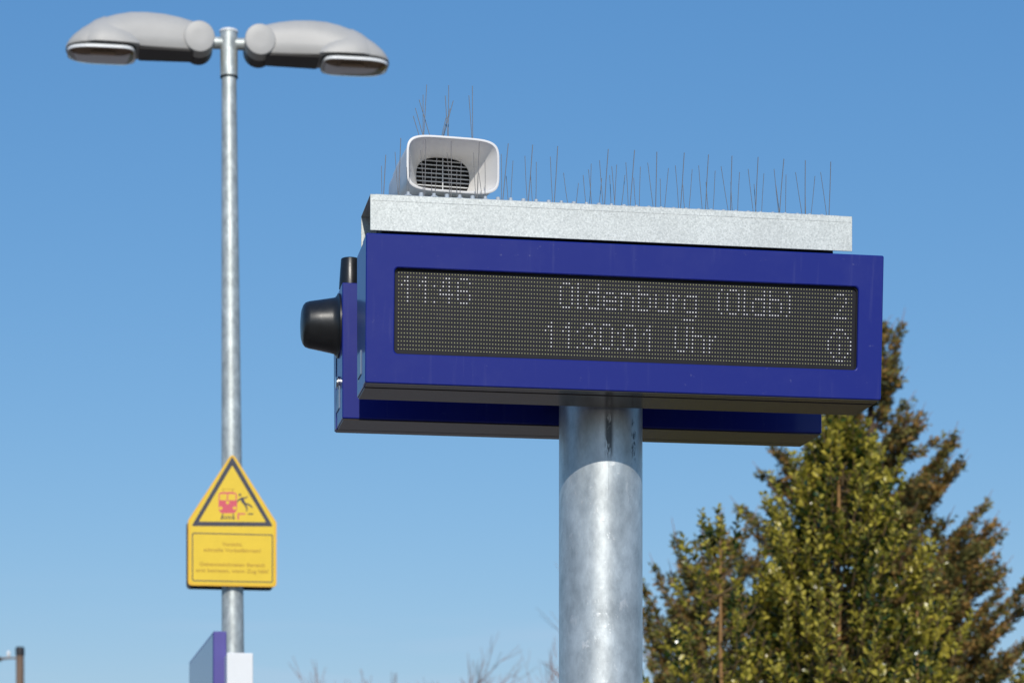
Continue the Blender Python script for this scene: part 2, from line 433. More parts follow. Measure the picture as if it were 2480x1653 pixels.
def leaf_material(name, c1, c2, rough, sub=0.25, scale=6.0, spec=0.5):
    m = bpy.data.materials.new(name); m.use_nodes = True
    t = m.node_tree; b = t.nodes['Principled BSDF']; K = t.links.new
    b.inputs['Roughness'].default_value = rough; b.inputs['Specular IOR Level'].default_value = spec
    c = node(t, 'ShaderNodeTexCoord'); n = node(t, 'ShaderNodeTexNoise'); n.inputs['Scale'].default_value = scale; n.inputs['Detail'].default_value = 3
    K(c.outputs['Object'], n.inputs['Vector'])
    r_ = node(t, 'ShaderNodeMapRange'); r_.inputs[1].default_value = 0.35; r_.inputs[2].default_value = 0.65; K(n.outputs['Fac'], r_.inputs[0])
    x = node(t, 'ShaderNodeMix', data_type='RGBA'); x.inputs[6].default_value = (*c1, 1); x.inputs[7].default_value = (*c2, 1)
    K(r_.outputs[0], x.inputs[0]); K(x.outputs[2], b.inputs['Base Color'])
    tr = node(t, 'ShaderNodeBsdfTranslucent'); K(x.outputs[2], tr.inputs[0])
    ms = node(t, 'ShaderNodeMixShader'); ms.inputs[0].default_value = sub
    K(b.outputs[0], ms.inputs[1]); K(tr.outputs[0], ms.inputs[2]); K(ms.outputs[0], t.nodes['Material Output'].inputs[0])
    return m
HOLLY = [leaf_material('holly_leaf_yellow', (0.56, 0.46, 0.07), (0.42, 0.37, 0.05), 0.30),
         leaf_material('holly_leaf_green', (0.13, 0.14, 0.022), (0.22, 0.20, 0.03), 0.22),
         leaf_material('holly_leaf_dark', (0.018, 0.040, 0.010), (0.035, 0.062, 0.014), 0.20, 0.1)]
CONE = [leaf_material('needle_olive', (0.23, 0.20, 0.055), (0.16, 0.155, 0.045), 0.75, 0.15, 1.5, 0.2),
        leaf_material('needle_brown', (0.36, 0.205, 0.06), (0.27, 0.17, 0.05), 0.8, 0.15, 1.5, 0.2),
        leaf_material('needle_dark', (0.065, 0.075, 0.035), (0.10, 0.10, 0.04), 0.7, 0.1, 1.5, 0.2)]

# ------------------------------------------------------------------ the setting
def sheet_obj(name, pts, z, m):
    b = MB(); b.add([(x, y, z) for x, y in pts], [tuple(range(len(pts)))])
    return tag(b.build(name, m, fix=False), kind='structure')
M['grass'] = mat('winter_grass', (0.05, 0.05, 0.02), rough=0.95, var=0.4, vscale=0.8, col2=(0.085, 0.065, 0.035), bump=0.5, bscale=20)
M['paving'] = mat('warm_concrete_paving', (0.19, 0.155, 0.125), rough=0.85, var=0.1, vscale=3, bump=0.3, bscale=60)
M['ballast'] = mat('brown_ballast', (0.11, 0.085, 0.065), rough=0.95, var=0.35, vscale=14, bump=1.0, bscale=18)
M['kerb'] = mat('pale_kerb_concrete', (0.42, 0.41, 0.39), rough=0.8, var=0.1, vscale=5)
def rot(u, v): return (u*UX[0] + v*UY[0], u*UX[1] + v*UY[1])
def strip(u0, u1, v0, v1): return [rot(u0, v0), rot(u1, v0), rot(u1, v1), rot(u0, v1)]
sheet_obj('ground', strip(-2500, 2500, -2500, 2500), -0.75, M['grass'])
sheet_obj('track_bed', strip(-9.5, -3.2, -300, 300), -0.70, M['ballast'])
pf = MB(); pf.box(-3.0, 4.6, -60, 90, -0.749, 0.0)
po = tag(pf.build('platform', M['paving'], bevel=0.01), kind='structure'); po.rotation_euler.z = YAW
kb = MB(); kb.box(-3.16, -3.003, -60, 90, -0.748, 0.03)
ko = tag(kb.build('platform_kerb', M['kerb'], bevel=0.01), kind='structure'); ko.rotation_euler.z = YAW

# ------------------------------------------------------------------ the display
O = Vector((0.196, 5.474, 0.0))      # mast axis at the ground
VF = -0.279                          # front face of the near casing, seen from the mast axis
disp = thing('platform_display', O, 'blue double-sided LED departure display with galvanised roof plate on a thick zinc pole', 'departure display', YAW)
UL, UR = -0.5535, 0.5535
ZB, ZT = 2.629, 2.9325
H = ZT - ZB
TILT = 0.020
DC = 0.170          # depth of one casing
FAR_U, FAR_V = -0.008, 0.016

mast = MB()
mast.tube([(0,0,0), (0,0,2.90)], [0.0935, 0.0920], n=96)
mo = mast.build('pole', M['pole'], disp, smooth=30)
fl = MB(); fl.tube([(0,0,0.001),(0,0,0.022)], 0.17, n=48); fl.build('base_plate', M['lamp_pole'], disp, smooth=30)

# glyphs of the dot matrix: rows of lit columns
G = {
 '1': [[2],[1,2],[0,2],[2],[2],[2],[2]],
 '4': [[2,3],[1,3],[1,3],[0,3],[0,1,2,3,4],[3],[3]],
 '6': [[1,2,3],[0,4],[0],[0,1,2,3],[0,4],[0,4],[1,2,3]],
 ':': [[],[],[0],[],[],[],[0]],
 'O': [[1,2,3],[0,4],[0,4],[0,4],[0,4],[0,4],[1,2,3]],
 'l': [[0],[0],[0],[0],[0],[0],[0,1]],
 'd': [[4],[4],[1,2,3,4],[0,4],[0,4],[0,4],[1,2,3,4]],
 'e': [[],[],[1,2,3],[0,4],[0,1,2,3,4],[0],[1,2,3,4]],
 'n': [[],[],[0,1,2,3],[0,4],[0,4],[0,4],[0,4]],
 'b': [[0],[0],[0,1,2,3],[0,4],[0,4],[0,4],[0,1,2,3]],
 'u': [[],[],[0,4],[0,4],[0,4],[0,4],[1,2,3,4]],
 'r': [[],[],[0,2],[0,1],[0],[0],[0]],
 'g': [[],[],[1,2,3,4],[0,4],[0,4],[0,4],[1,2,3,4],[4],[0,1,2,3]],
 '(': [[1],[0],[0],[0],[0],[0],[1]],
 ')': [[0],[1],[1],[1],[1],[1],[0]],
 '2': [[1,2,3],[0,4],[4],[3],[2],[1],[0,1,2,3,4]],
 '3': [[1,2,3],[0,4],[4],[2,3],[4],[0,4],[1,2,3]],
 'U': [[0,4],[0,4],[0,4],[0,4],[0,4],[0,4],[1,2,3]],
 'h': [[0],[0],[0,1,2,3],[0,4],[0,4],[0,4],[0,4]],
}
LIT = set()
def put(ch, col, row):
    for r_, cs in enumerate(G[ch]):
        for c_ in cs: LIT.add((row + r_, col + c_))
for ch, c_ in (('1',1),('1',7),(':',12),('4',14),('6',20),('O',55),('l',61),('d',64),('e',70),('n',76),('b',82),('u',88),('r',94),('g',98),
               ('(',110),('O',113),('l',119),('d',122),('b',128),(')',134),('2',151)): put(ch, c_, 1)
for ch, c_ in (('1',50),('1',56),(':',61),('3',63),('O',69),(':',75),('O',77),('1',84),('U',95),('h',101),('r',107)): put(ch, c_, 11)
for r_, cs in enumerate([[152,153,154],[151,155],[150,153,156],[149,157],[149,153,157],[149,153,157],[150,153,156],[151,155],[152,153,154]]):
    for c_ in cs: LIT.add((10 + r_, c_))

def vtilt(z): return -TILT * (z - ZB) / H

def casing(sign, parent, label=None):
    """sign=+1: faces the camera (front at VF); -1: same unit turned round, facing away"""
    def X(p):   # local unit coords (u, v from its own front, z) -> display frame
        u, v, z = p
        return (u, VF + v, z) if sign > 0 else (-u + FAR_U, -VF + FAR_V - v, z)
    def fixup(b): b.v = [X(p) for p in b.v]; return b
    b = MB(); b.box(UL + 0.0015, UR - 0.0015, 0.0435, DC, ZB + 0.001, ZT - 0.001)
    body = fixup(b).build('casing', M['blue'], parent, bevel=0.0025)
    if label: body['label'] = label
    # soffit panel
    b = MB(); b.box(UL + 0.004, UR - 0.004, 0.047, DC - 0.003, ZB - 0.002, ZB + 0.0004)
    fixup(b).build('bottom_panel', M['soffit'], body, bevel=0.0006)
    # seal gap between front frame and body
    b = MB(); b.box(UL + 0.004, UR - 0.004, 0.0385, 0.0445, ZB + 0.003, ZT - 0.003)
    fixup(b).build('seal', M['gap'], body)
    # front frame with its window
    hx0, hx1, hz0, hz1 = HOLE
    outer = rrect(UL, UR, ZB, ZT, 0.004, 8); inner = rrect(hx0, hx1, hz0, hz1, 0.009, 8)
    n = len(outer)
    e = 0.0022
    def inset(poly, d, cxz):
        x0 = min(p[0] for p in poly); x1 = max(p[0] for p in poly); z0 = min(p[1] for p in poly); z1 = max(p[1] for p in poly)
        return [(p[0] + (d if p[0] < (x0+x1)/2 else -d), p[1] + (d if p[1] < (z0+z1)/2 else -d)) for p in poly]
    rings = [(outer, 0.040, None), (outer, None, e), (inset(outer, e*0.4, 0), None, e*0.35), (inset(outer, e, 0), None, 0.0),
             (inset(inner, -e, 0), None, 0.0), (inset(inner, -e*0.4, 0), None, e*0.35), (inner, None, e), (inner, None, 0.014)]
    b = MB(); vs_ = []; fs = []
    for poly, absv, off in rings:
        for a, z in poly:
            vs_.append((a, absv if absv is not None else vtilt(z) + off, z))
    for i in range(len(rings)-1):
        for k in range(n):
            j = (k+1) % n; fs.append((i*n+k, i*n+j, (i+1)*n+j, (i+1)*n+k))
    fs.append(tuple(k for k in range(n)))
    b.add(vs_, fs)
    fr = fixup(b).build('front_frame', M['blue'], body)
    # underside strip of the frame in soffit colour
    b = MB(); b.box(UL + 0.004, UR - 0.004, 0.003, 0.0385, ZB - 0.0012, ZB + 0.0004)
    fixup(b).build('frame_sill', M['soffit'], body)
    # board
    b = MB()
    pts = [(hx0+0.0005, hz0+0.0005), (hx1-0.0005, hz0+0.0005), (hx1-0.0005, hz1-0.0005), (hx0+0.0005, hz1-0.0005)]
    b.loft([[(a, vtilt(z) + 0.0105, z) for a, z in pts], [(a, vtilt(z) + 0.0135, z) for a, z in pts]])
    fixup(b).build('screen', M['board'], body)
    # rounded dark rim round the board
    o2 = rrect(hx0 + 0.0003, hx1 - 0.0003, hz0 + 0.0003, hz1 - 0.0003, 0.009, 6); i2 = rrect(hx0 + 0.0022, hx1 - 0.0022, hz0 + 0.0022, hz1 - 0.0022, 0.008, 6)
    b = MB(); b.ring(o2, i2, 0.006, 0.0102); b.v = [(x_, y_ + vtilt(z_), z_) for x_, y_, z_ in b.v]
    fixup(b).build('screen_seal', M['gap'], body)
    # LEDs
    def led_mesh(cells, s, d):
        b_ = MB()
        for r_, c_ in cells:
            fr_, fc = r_/19.0, c_/157.0
            p = LED[0]*(1-fr_)*(1-fc) + LED[1]*(1-fr_)*fc + LED[2]*fr_*(1-fc) + LED[3]*fr_*fc
            u, z = p.x, p.z; v = vtilt(z) + 0.0105
            jx = random.uniform(-0.0001, 0.0001)
            ring1 = [(u+jx+s*math.cos(R(a)), v, z+s*math.sin(R(a))) for a in range(22, 382, 60)]
            ring2 = [(u+jx+s*0.62*math.cos(R(a)), v-d, z+s*0.62*math.sin(R(a))) for a in range(22, 382, 60)]
            k = len(b_.v)
            b_.add(ring1 + ring2, [(0,1,7,6),(1,2,8,7),(2,3,9,8),(3,4,10,9),(4,5,11,10),(5,0,6,11),(11,10,9,8,7,6)])
        return b_
    allc = [(r_, c_) for r_ in range(20) for c_ in range(158)]
    if sign > 0:
        o = fixup(led_mesh([c for c in allc if c not in LIT], 0.00134, 0.0012)).build('led', M['led'], body); tag(o, kind='stuff')
        o = fixup(led_mesh(sorted(LIT), 0.00160, 0.0014)).build('lit_led', M['led_on'], body); tag(o, kind='stuff')
        o['label'] = 'white lit dots spelling the departure line, the time and a small clock'
    else:
        o = fixup(led_mesh(allc, 0.00155, 0.0012)).build('led', M['led'], body); tag(o, kind='stuff')
    return body

OL = (O[0], O[1], 0.0)
q = [loc_uv(OL, x_, y_, VF - 0.006) for x_, y_ in ((957,649.5),(2078.5,697),(2074,895),(953,855))]
HOLE = ((q[0].x+q[3].x)/2, (q[1].x+q[2].x)/2, (q[2].z+q[3].z)/2, (q[0].z+q[1].z)/2)
LED = [loc_uv(OL, x_, y_, VF) for x_, y_ in ((966.3,662),(2062.2,705.9),(964.3,843.6),(2059.9,882.2))]
# squared up
lu0 = (LED[0].x+LED[2].x)/2; lu1 = (LED[1].x+LED[3].x)/2; lz1 = (LED[0].z+LED[1].z)/2; lz0 = (LED[2].z+LED[3].z)/2
LED = [Vector((lu0,0,lz1)), Vector((lu1,0,lz1)), Vector((lu0,0,lz0)), Vector((lu1,0,lz0))]
print('HOLE', HOLE, 'LED', LED)

near = casing(+1, disp, 'near casing with the lit dot-matrix front')
far = casing(-1, disp, 'far casing facing the other way')
VC2 = -VF + FAR_V - DC      # visible (inner) face of the far casing
VC2b = -VF + FAR_V
# cross brackets joining casings and mast (inside the gap)
for zz in (ZB + 0.05, ZT - 0.07):
    b = MB(); b.box(-0.11, 0.11, VF + DC + 0.001, VC2 - 0.001, zz, zz + 0.05); b.build('clamp_bracket', M['gap'], disp, bevel=0.003)

# sticker on the left flanks
for body, v0, du in ((near, VF + 0.085, 0.0), (far, VC2 + 0.060, FAR_U)):
    b = MB(); b.box(UL + du - 0.0002, UL + du + 0.0014, v0, v0 + 0.062, ZB + 0.035, ZB + 0.085)
    b.build('sticker', M['sticker'], body)
# edge profile on far casing's left flank + lock cylinder
b = MB(); b.tube([((UL + FAR_U) - 0.0060, VC2 + 0.072, ZB + 0.094), ((UL + FAR_U) - 0.0045, VC2 + 0.072, ZB + 0.094), ((UL + FAR_U) - 0.0044, VC2+0.072, ZB+0.094), ((UL + FAR_U) - 0.0025, VC2+0.072, ZB+0.094), ((UL + FAR_U)-0.0024, VC2+0.072, ZB+0.094), ((UL + FAR_U) + 0.001, VC2 + 0.072, ZB + 0.094)],
              [0.0125, 0.0135, 0.0095, 0.0095, 0.0140, 0.0140], n=24)
b.build('lock', M['steel'], far, smooth=30)

# black dome antenna on the far casing's left flank
pc = loc_uv(OL, 818, 789, VC2 + 0.078)
cy, cz = VC2 + 0.078, pc.z
prof = [(0.000, 0.0715), (0.004, 0.0715), (0.006, 0.067), (0.010, 0.0625), (0.020, 0.0605), (0.045, 0.0560), (0.068, 0.0520), (0.076, 0.0490), (0.081, 0.043), (0.0845, 0.033), (0.086, 0.018), (0.0865, 0.004)]
b = MB(); b.loft([[((UL + FAR_U) - d + 0.002, cy + r_*math.cos(2*math.pi*k/64), cz + r_*math.sin(2*math.pi*k/64)) for k in range(64)] for d, r_ in prof])
b.build('dome_antenna', M['black_plastic'], disp, smooth=40)
# small upright cylinder on top of the far casing
pa = loc_uv(OL, 848, 626, VC2 + 0.06)
prof = [(ZT - 0.001, 0.0250), (ZT + 0.004, 0.0250), (pa.z - 0.003, 0.0208), (pa.z - 0.001, 0.0198), (pa.z, 0.017)]
b = MB(); b.loft([[(pa.x + r_*math.cos(2*math.pi*k/48), VC2 + 0.06 + r_*math.sin(2*math.pi*k/48), z) for k in range(48)] for z, r_ in prof])
b.build('stub_antenna', M['black_plastic'], disp, smooth=40)

# ---- galvanised cover: an upside-down U of folded sheet
CV0, CV1 = VF + 0.186, VF + 0.186 + 0.182
a = loc_uv(OL, 896.7, 470.6, CV0); b_ = loc_uv(OL, 896.7, 558.8, CV0); c = loc_uv(OL, 2064, 522.8, CV0); d = loc_uv(OL, 2064, 606.9, CV0)
CU0, CU1 = a.x, (c.x + d.x)/2
CZT, CZB = (a.z + c.z)/2, (b_.z + d.z)/2
print('COVER', CU0, CU1, CZT, CZB, a.z, c.z, b_.z, d.z, 'casing top', ZT)
t_ = 0.002
prof = [(CV0, CZB), (CV0, CZT), (CV1, CZT), (CV1, CZB), (CV1-t_, CZB), (CV1-t_, CZT-t_), (CV0+t_, CZT-t_), (CV0+t_, CZB)]
b = MB(); b.loft([[(CU0, y_, z_) for y_, z_ in prof], [(CU1, y_, z_) for y_, z_ in prof]])
cov = b.build('cover_plate', M['sheet'], disp, bevel=0.0007, segs=1)
b = MB(); b.box(CU0 + 0.002, CU1 - 0.002, CV0 - 0.0006, CV0 - 0.0001, CZT - 0.0135, CZT - 0.001)
b.build('fold_lip', M['sheet'], cov)
# black beam added inside the cover, paints the slot's shade; on mast and casings
b = MB(); b.box(CU0 + 0.03, CU1 - 0.004, CV0 + 0.055, CV1 - 0.03, ZT - 0.03, CZT - 0.03)
xr = loc_uv(OL, 2018, 600, CV0 + 0.055).x
b.v = [(min(x_, xr), y_, z_) for x_, y_, z_ in b.v]
b.build('shade_filler_beam', M['gap'], disp, bevel=0.002)
for zz in (CZT - 0.043, CZT - 0.062):
    b = MB(); b.tube([(CU0 + 0.006, CV0 + t_, zz), (CU0 + 0.006, CV0 + t_ + 0.004, zz)], 0.0032, n=12); b.build('rivet', M['steel'], cov, smooth=30)

# ---- bird spikes
WR = 0.00078
spk_long = [((120,65),(90,380)),((259,72),(235,385)),((402,80),(383,393)),((690,97),(670,405)),((840,102),(815,413)),((967,112),(960,420)),((1123,118),(1102,428)),((1261,128),(1245,433)),((1395,135),(1387,440)),((1544,142),(1530,447)),((1691,152),(1667,455)),((1813,160),(1812,460)),((1958,168),(1948,467))]
spk_mid = [((80,125),(82,382)),((147,163),(135,385)),((108,250),(118,385)),((215,135),(228,385)),((280,170),(277,388)),((247,235),(258,390)),((360,140),(373,395)),((435,232),(458,400)),((520,290),(508,400)),((547,245),(562,403)),((577,213),(594,405)),((593,180),(583,405)),((640,160),(660,408)),((653,262),(638,405)),((698,245),(705,412)),((710,195),(727,412)),((738,185),(727,410)),((785,245),(765,413)),((790,172),(803,413)),((835,260),(846,415)),((873,197),(867,418)),((915,175),(945,420)),((986,265),(990,423)),((1033,205),(1012,425)),((1072,190),(1090,428)),((1115,300),(1125,430)),((1168,212),(1150,432)),((1205,190),(1225,433)),((1247,285),(1260,437)),((1299,220),(1287,437)),((1333,195),(1372,440)),((1388,285),(1397,442)),((1438,228),(1428,443)),((1487,210),(1515,447)),((1521,297),(1533,450)),((1577,235),(1565,450)),((1635,210),(1660,452)),((1645,300),(1665,455)),((1703,243),(1700,456)),((1757,228),(1793,460)),((1811,300),(1815,462)),((1868,250),(1846,462)),((1900,228),(1933,466))]
def pxa(p): return (1180 + p[0]/2.353, 320 + p[1]/2.353)
spk = [(pxa(t0), pxa(t1), 0.014, True) for t0, t1 in spk_long]
spk += [(pxa(t0), pxa(t1), 0.03 + 0.022*(i % 3), False) for i, (t0, t1) in enumerate(spk_mid)]
def pxb(p): return (860 + p[0]/3.5625, 180 + p[1]/3.5625)
spb = [((395,550),(378,1030),1),((608,560),(600,1035),1),((830,575),(828,1050),1),((1072,585),(1053,1065),1),((265,695),(247,1030),1),
       ((345,670),(370,1030),0),((475,708),(463,1040),0),((445,800),(449,1042),0),((567,655),(592,1040),0),((658,815),(665,1050),0),((705,720),(688,1048),0),
       ((793,675),(818,1050),0),((877,820),(882,1065),0),((917,735),(903,1060),0),((1020,675),(1042,1065),0),((1068,850),(1097,1072),0),((1121,740),(1121,1072),0),((228,790),(232,1035),0)]
spk += [(pxb(t0), pxb(t1), 0.014 if l else 0.017, bool(l)) for t0, t1, l in spb]
zt_cov = CZT
bs = thing('bird_spikes', O + Vector((0, 0, 0)), 'long row of thin steel bird spikes along the galvanised roof plate', 'bird spikes', YAW, 'bird spikes')
bs.location = O + Vector((*rot(CU0, CV0), CZT))
def bs_local(u, v, z): return (u - CU0, v - CV0, z - CZT)
for tip, base, dv, lng in spk:
    v = CV0 + dv
    T = loc_uv(OL, *tip, v); B = loc_uv(OL, *base, v)
    dr = (B - T); k = (CZT + 0.0005 - T.z) / dr.z       # carry the wire down to the plate
    B = T + dr * k
    # lean in depth: the back wires fan away
    Tl = Vector(bs_local(*T)); Bl = Vector(bs_local(*B))
    mid = (Tl + Bl)/2 + Vector((random.uniform(-1,1)*0.0008, 0, 0))
    b = MB(); b.tube([Bl, mid, Tl], WR*(1.15 if lng else 0.85), n=5)
    b.build('spike', M['wire'], bs, fix=False)
# clear base strip and its clips
def drift(u): return 0.010 + 0.024*min(1.0, max(0.0, u-0.10)/0.55)
b = MB(); b.box(0.012, CU1 - CU0 - 0.03, 0.004, 0.046, 0.0, 0.0015); b.build('base_strip', M['clear_clip'], bs)
for i in range(37):
    u = 0.083 + i*0.0281
    if u > CU1 - CU0 - 0.05: break
    b = MB(); big = i % 2 == 0; vv = drift(u)
    if big: b.tube([(u, vv, 0.0014), (u, vv, 0.004), (u, vv, 0.0042), (u, vv, 0.0105)], [0.0095, 0.008, 0.0042, 0.0038], n=12)
    else: b.tube([(u, vv, 0.0014), (u, vv, 0.0095), (u, vv, 0.0105)], [0.0052, 0.0048, 0.0038], n=12)
    b.build('clip', M['clear_clip'], bs, smooth=35)

# ------------------------------------------------------------------ horn loudspeaker on the cover
SV = CV0 + 0.030                 # mouth plane
tl = loc_uv(OL, 976.5, 398, SV); tr_ = loc_uv(OL, 1205, 398, SV)
zt = loc_uv(OL, 1085, 329.5, SV).z; zb = loc_uv(OL, 1085, 465, SV).z
su = (tl.x + tr_.x)/2; sw = (tr_.x - tl.x)/2; sz = (zt + zb)/2; sh = (zt - zb)/2
print('HORN', su, sw, sz, sh, 'over plate', zb - CZT)
sp_root = thing('horn_loudspeaker', O + Vector((*rot(su, SV + 0.08), CZT)), 'white rectangular horn loudspeaker mounted above the blue display', 'loudspeaker', YAW + R(4.5))
def sup(hw, hh, n=64, e=4.5, cx0=0.0, cz0=0.0, y=0.0):
    pts = []
    for k in range(n):
        a_ = 2*math.pi*k/n
        ca, sa = math.cos(a_), math.sin(a_)
        x_ = math.copysign(abs(ca)**(2/e), ca)*hw; z_ = math.copysign(abs(sa)**(2/e), sa)*hh
        pts.append((cx0 + x_, y, cz0 + z_))
    return pts
hz = sz - CZT         # mouth centre height above the plate
def Y0(v): return v - 0.08
outer = [sup(sw-0.0022, sh-0.0022, e=5, cz0=hz, y=Y0(0.000)), sup(sw, sh, e=5, cz0=hz, y=Y0(0.0015)), sup(sw, sh, e=5, cz0=hz, y=Y0(0.004)),
         sup(sw-0.003, sh-0.003, e=5, cz0=hz, y=Y0(0.006)), sup(sw-0.004, sh-0.005, e=5, cz0=hz, y=Y0(0.06)), sup(sw-0.006, sh-0.008, e=4.8, cz0=hz, y=Y0(0.14)),
         sup(sw-0.009, sh-0.012, e=4.5, cz0=hz, y=Y0(0.20)), sup(sw-0.0105, sh-0.0135, e=4.5, cz0=hz, y=Y0(0.2005)), sup(sw-0.013, sh-0.017, e=4.2, cz0=hz, y=Y0(0.26)), sup(sw-0.020, sh-0.023, e=3.6, cz0=hz, y=Y0(0.30)), sup(sw-0.04, sh-0.036, e=3, cz0=hz, y=Y0(0.325)), sup(0.02, 0.012, e=2, cz0=hz, y=Y0(0.335))]
inner = [sup(sw-0.0045, sh-0.0045, e=5, cz0=hz, y=Y0(0.0005)), sup(sw-0.008, sh-0.008, e=5, cz0=hz, y=Y0(0.012)), sup(sw-0.024, sh-0.017, e=4, cz0=hz, y=Y0(0.055)), sup(0.060, 0.0435, e=2.7, cz0=hz, y=Y0(0.105))]
b = MB(); b.loft(list(reversed(inner)) + outer, cap=False)
b.add(outer[-1], [tuple(range(64))])
b.build('horn_shell', M['horn'], sp_root, smooth=50)
b = MB(); b.loft([sup(0.0625, 0.0455, e=2.7, cz0=hz, y=Y0(0.116)), sup(0.0625, 0.0455, e=2.7, cz0=hz, y=Y0(0.118))]); b.build('driver', M['cone'], sp_root)
gr = MB()
for k in range(-4, 5):
    z = hz + k*0.0091
    hw = 0.0625*max(0.05, 1 - abs(k*0.0091/0.0455)**2.7)**(1/2.7)
    gr = MB(); gr.box(-hw, hw, Y0(0.107), Y0(0.110), z - 0.0011, z + 0.0011)
    gr.build('grille_slat', M['grille'], sp_root)
gr = MB(); gr.box(-0.0012, 0.0012, Y0(0.1055), Y0(0.1068), hz - 0.044, hz + 0.044); gr.build('grille_bar', M['grille'], sp_root)
# side seam and bracket
b = MB(); b.box(-0.05, 0.05, Y0(0.05), Y0(0.13), 0.0, 0.004); b.box(-0.02, 0.02, Y0(0.07), Y0(0.11), 0.003, max(0.008, hz - sh + 0.012)); b.build('bracket', M['lamp_pole'], sp_root, bevel=0.001)

bs2 = thing('bird_spikes', O + Vector((*rot(su, SV + 0.05), sz + sh)), 'tuft of steel bird spikes standing on the white horn loudspeaker', 'bird spikes', YAW, 'bird spikes')
sps = [((618,90),(592,540)),((587,178),(587,540)),((553,220),(645,530)),((520,292),(588,535)),((502,360),(556,540)),((808,95),(805,530)),((778,185),(800,530)),((847,228),(765,530)),((820,295),(757,530)),((785,375),(748,530)),((1012,100),(1015,545)),((982,183),(1008,545))]
for i, (t0, t1) in enumerate(sps):
    v = SV + 0.03 + (i % 3)*0.02
    T = loc_uv(OL, *pxb(t0), v); B = loc_uv(OL, *pxb(t1), v)
    zz = sz + sh - 0.006 - 0.0004*i*0
    k = (zz - T.z)/(B.z - T.z); B = T + (B - T)*k
    o_ = Vector((su, SV + 0.05, sz + sh))
    b = MB(); b.tube([B - o_, T - o_], WR*1.0, n=5); b.build('spike', M['wire'], bs2, fix=False)
b = MB(); b.box(-0.075, 0.085, -0.028, -0.012, -0.006, -0.001); b.build('base_strip', M['clear_clip'], bs2)

# ------------------------------------------------------------------ platform lamp with two heads
LY = 12.7
lt = P(555, 190, LY)
LO = Vector(((573.0 - CX)/F*LY, LY, 0))
lean = 0.0067
lamp = thing('platform_lamp', LO, 'tall galvanised lamp post with two grey luminaires on its top', 'lamp post', YAW)
lamp.rotation_euler = (0, -lean, YAW)
LYZ = lambda y_: EYE + (HY - y_)/F*LY
ZTOP = LYZ(75)
zs, ze = LYZ(187), LYZ(1570)
px2m = LY/F
b = MB(); b.tube([(0,0,0), (0,0,LYZ(1570)), (0,0,LYZ(1110)), (0,0,LYZ(190)+0.02)], [30.5*px2m, 27.0*px2m, 25*px2m*0.98, 18.0*px2m], n=48)
b.build('pole', M['lamp_pole'], lamp, smooth=30)
b = MB(); b.tube([(0,0,0.001),(0,0,0.03)], 0.16, n=32); b.build('base_plate', M['lamp_pole'], lamp, smooth=30)
b = MB(); b.tube([(0,0,zs), (0,0,ZTOP-0.012)], 21*px2m, n=48); b.build('sleeve', M['lamp_pole'], lamp, smooth=30)
b = MB(); b.tube([(0,0,zs-0.006), (0,0,zs-0.0002)], 21.6*px2m, n=48); b.build('sleeve_ring', M['gap'], lamp, smooth=30)
b = MB(); b.tube([(0,0,ZTOP-0.0118), (0,0,ZTOP-0.002), (0,0,ZTOP+0.003)], [22.5*px2m, 22.5*px2m, 19*px2m], n=48); b.build('top_cap', M['white'], lamp, smooth=40)
zarm = LYZ(107)
b = MB(); b.tube([(-0.118, 0, zarm), (-0.045, 0, zarm), (0.045, 0, zarm), (0.118, 0, zarm)], [0.033, 0.030, 0.030, 0.033], n=32)
b.build('crossarm', M['lamp_pole'], lamp, smooth=40)
for sgn in (-1, 1):
    b = MB(); b.tube([(sgn*0.085, 0, zarm), (sgn*0.104, 0, zarm)], [0.040, 0.042], n=32); b.build('collar', M['lamp_pole'], lamp, smooth=40)

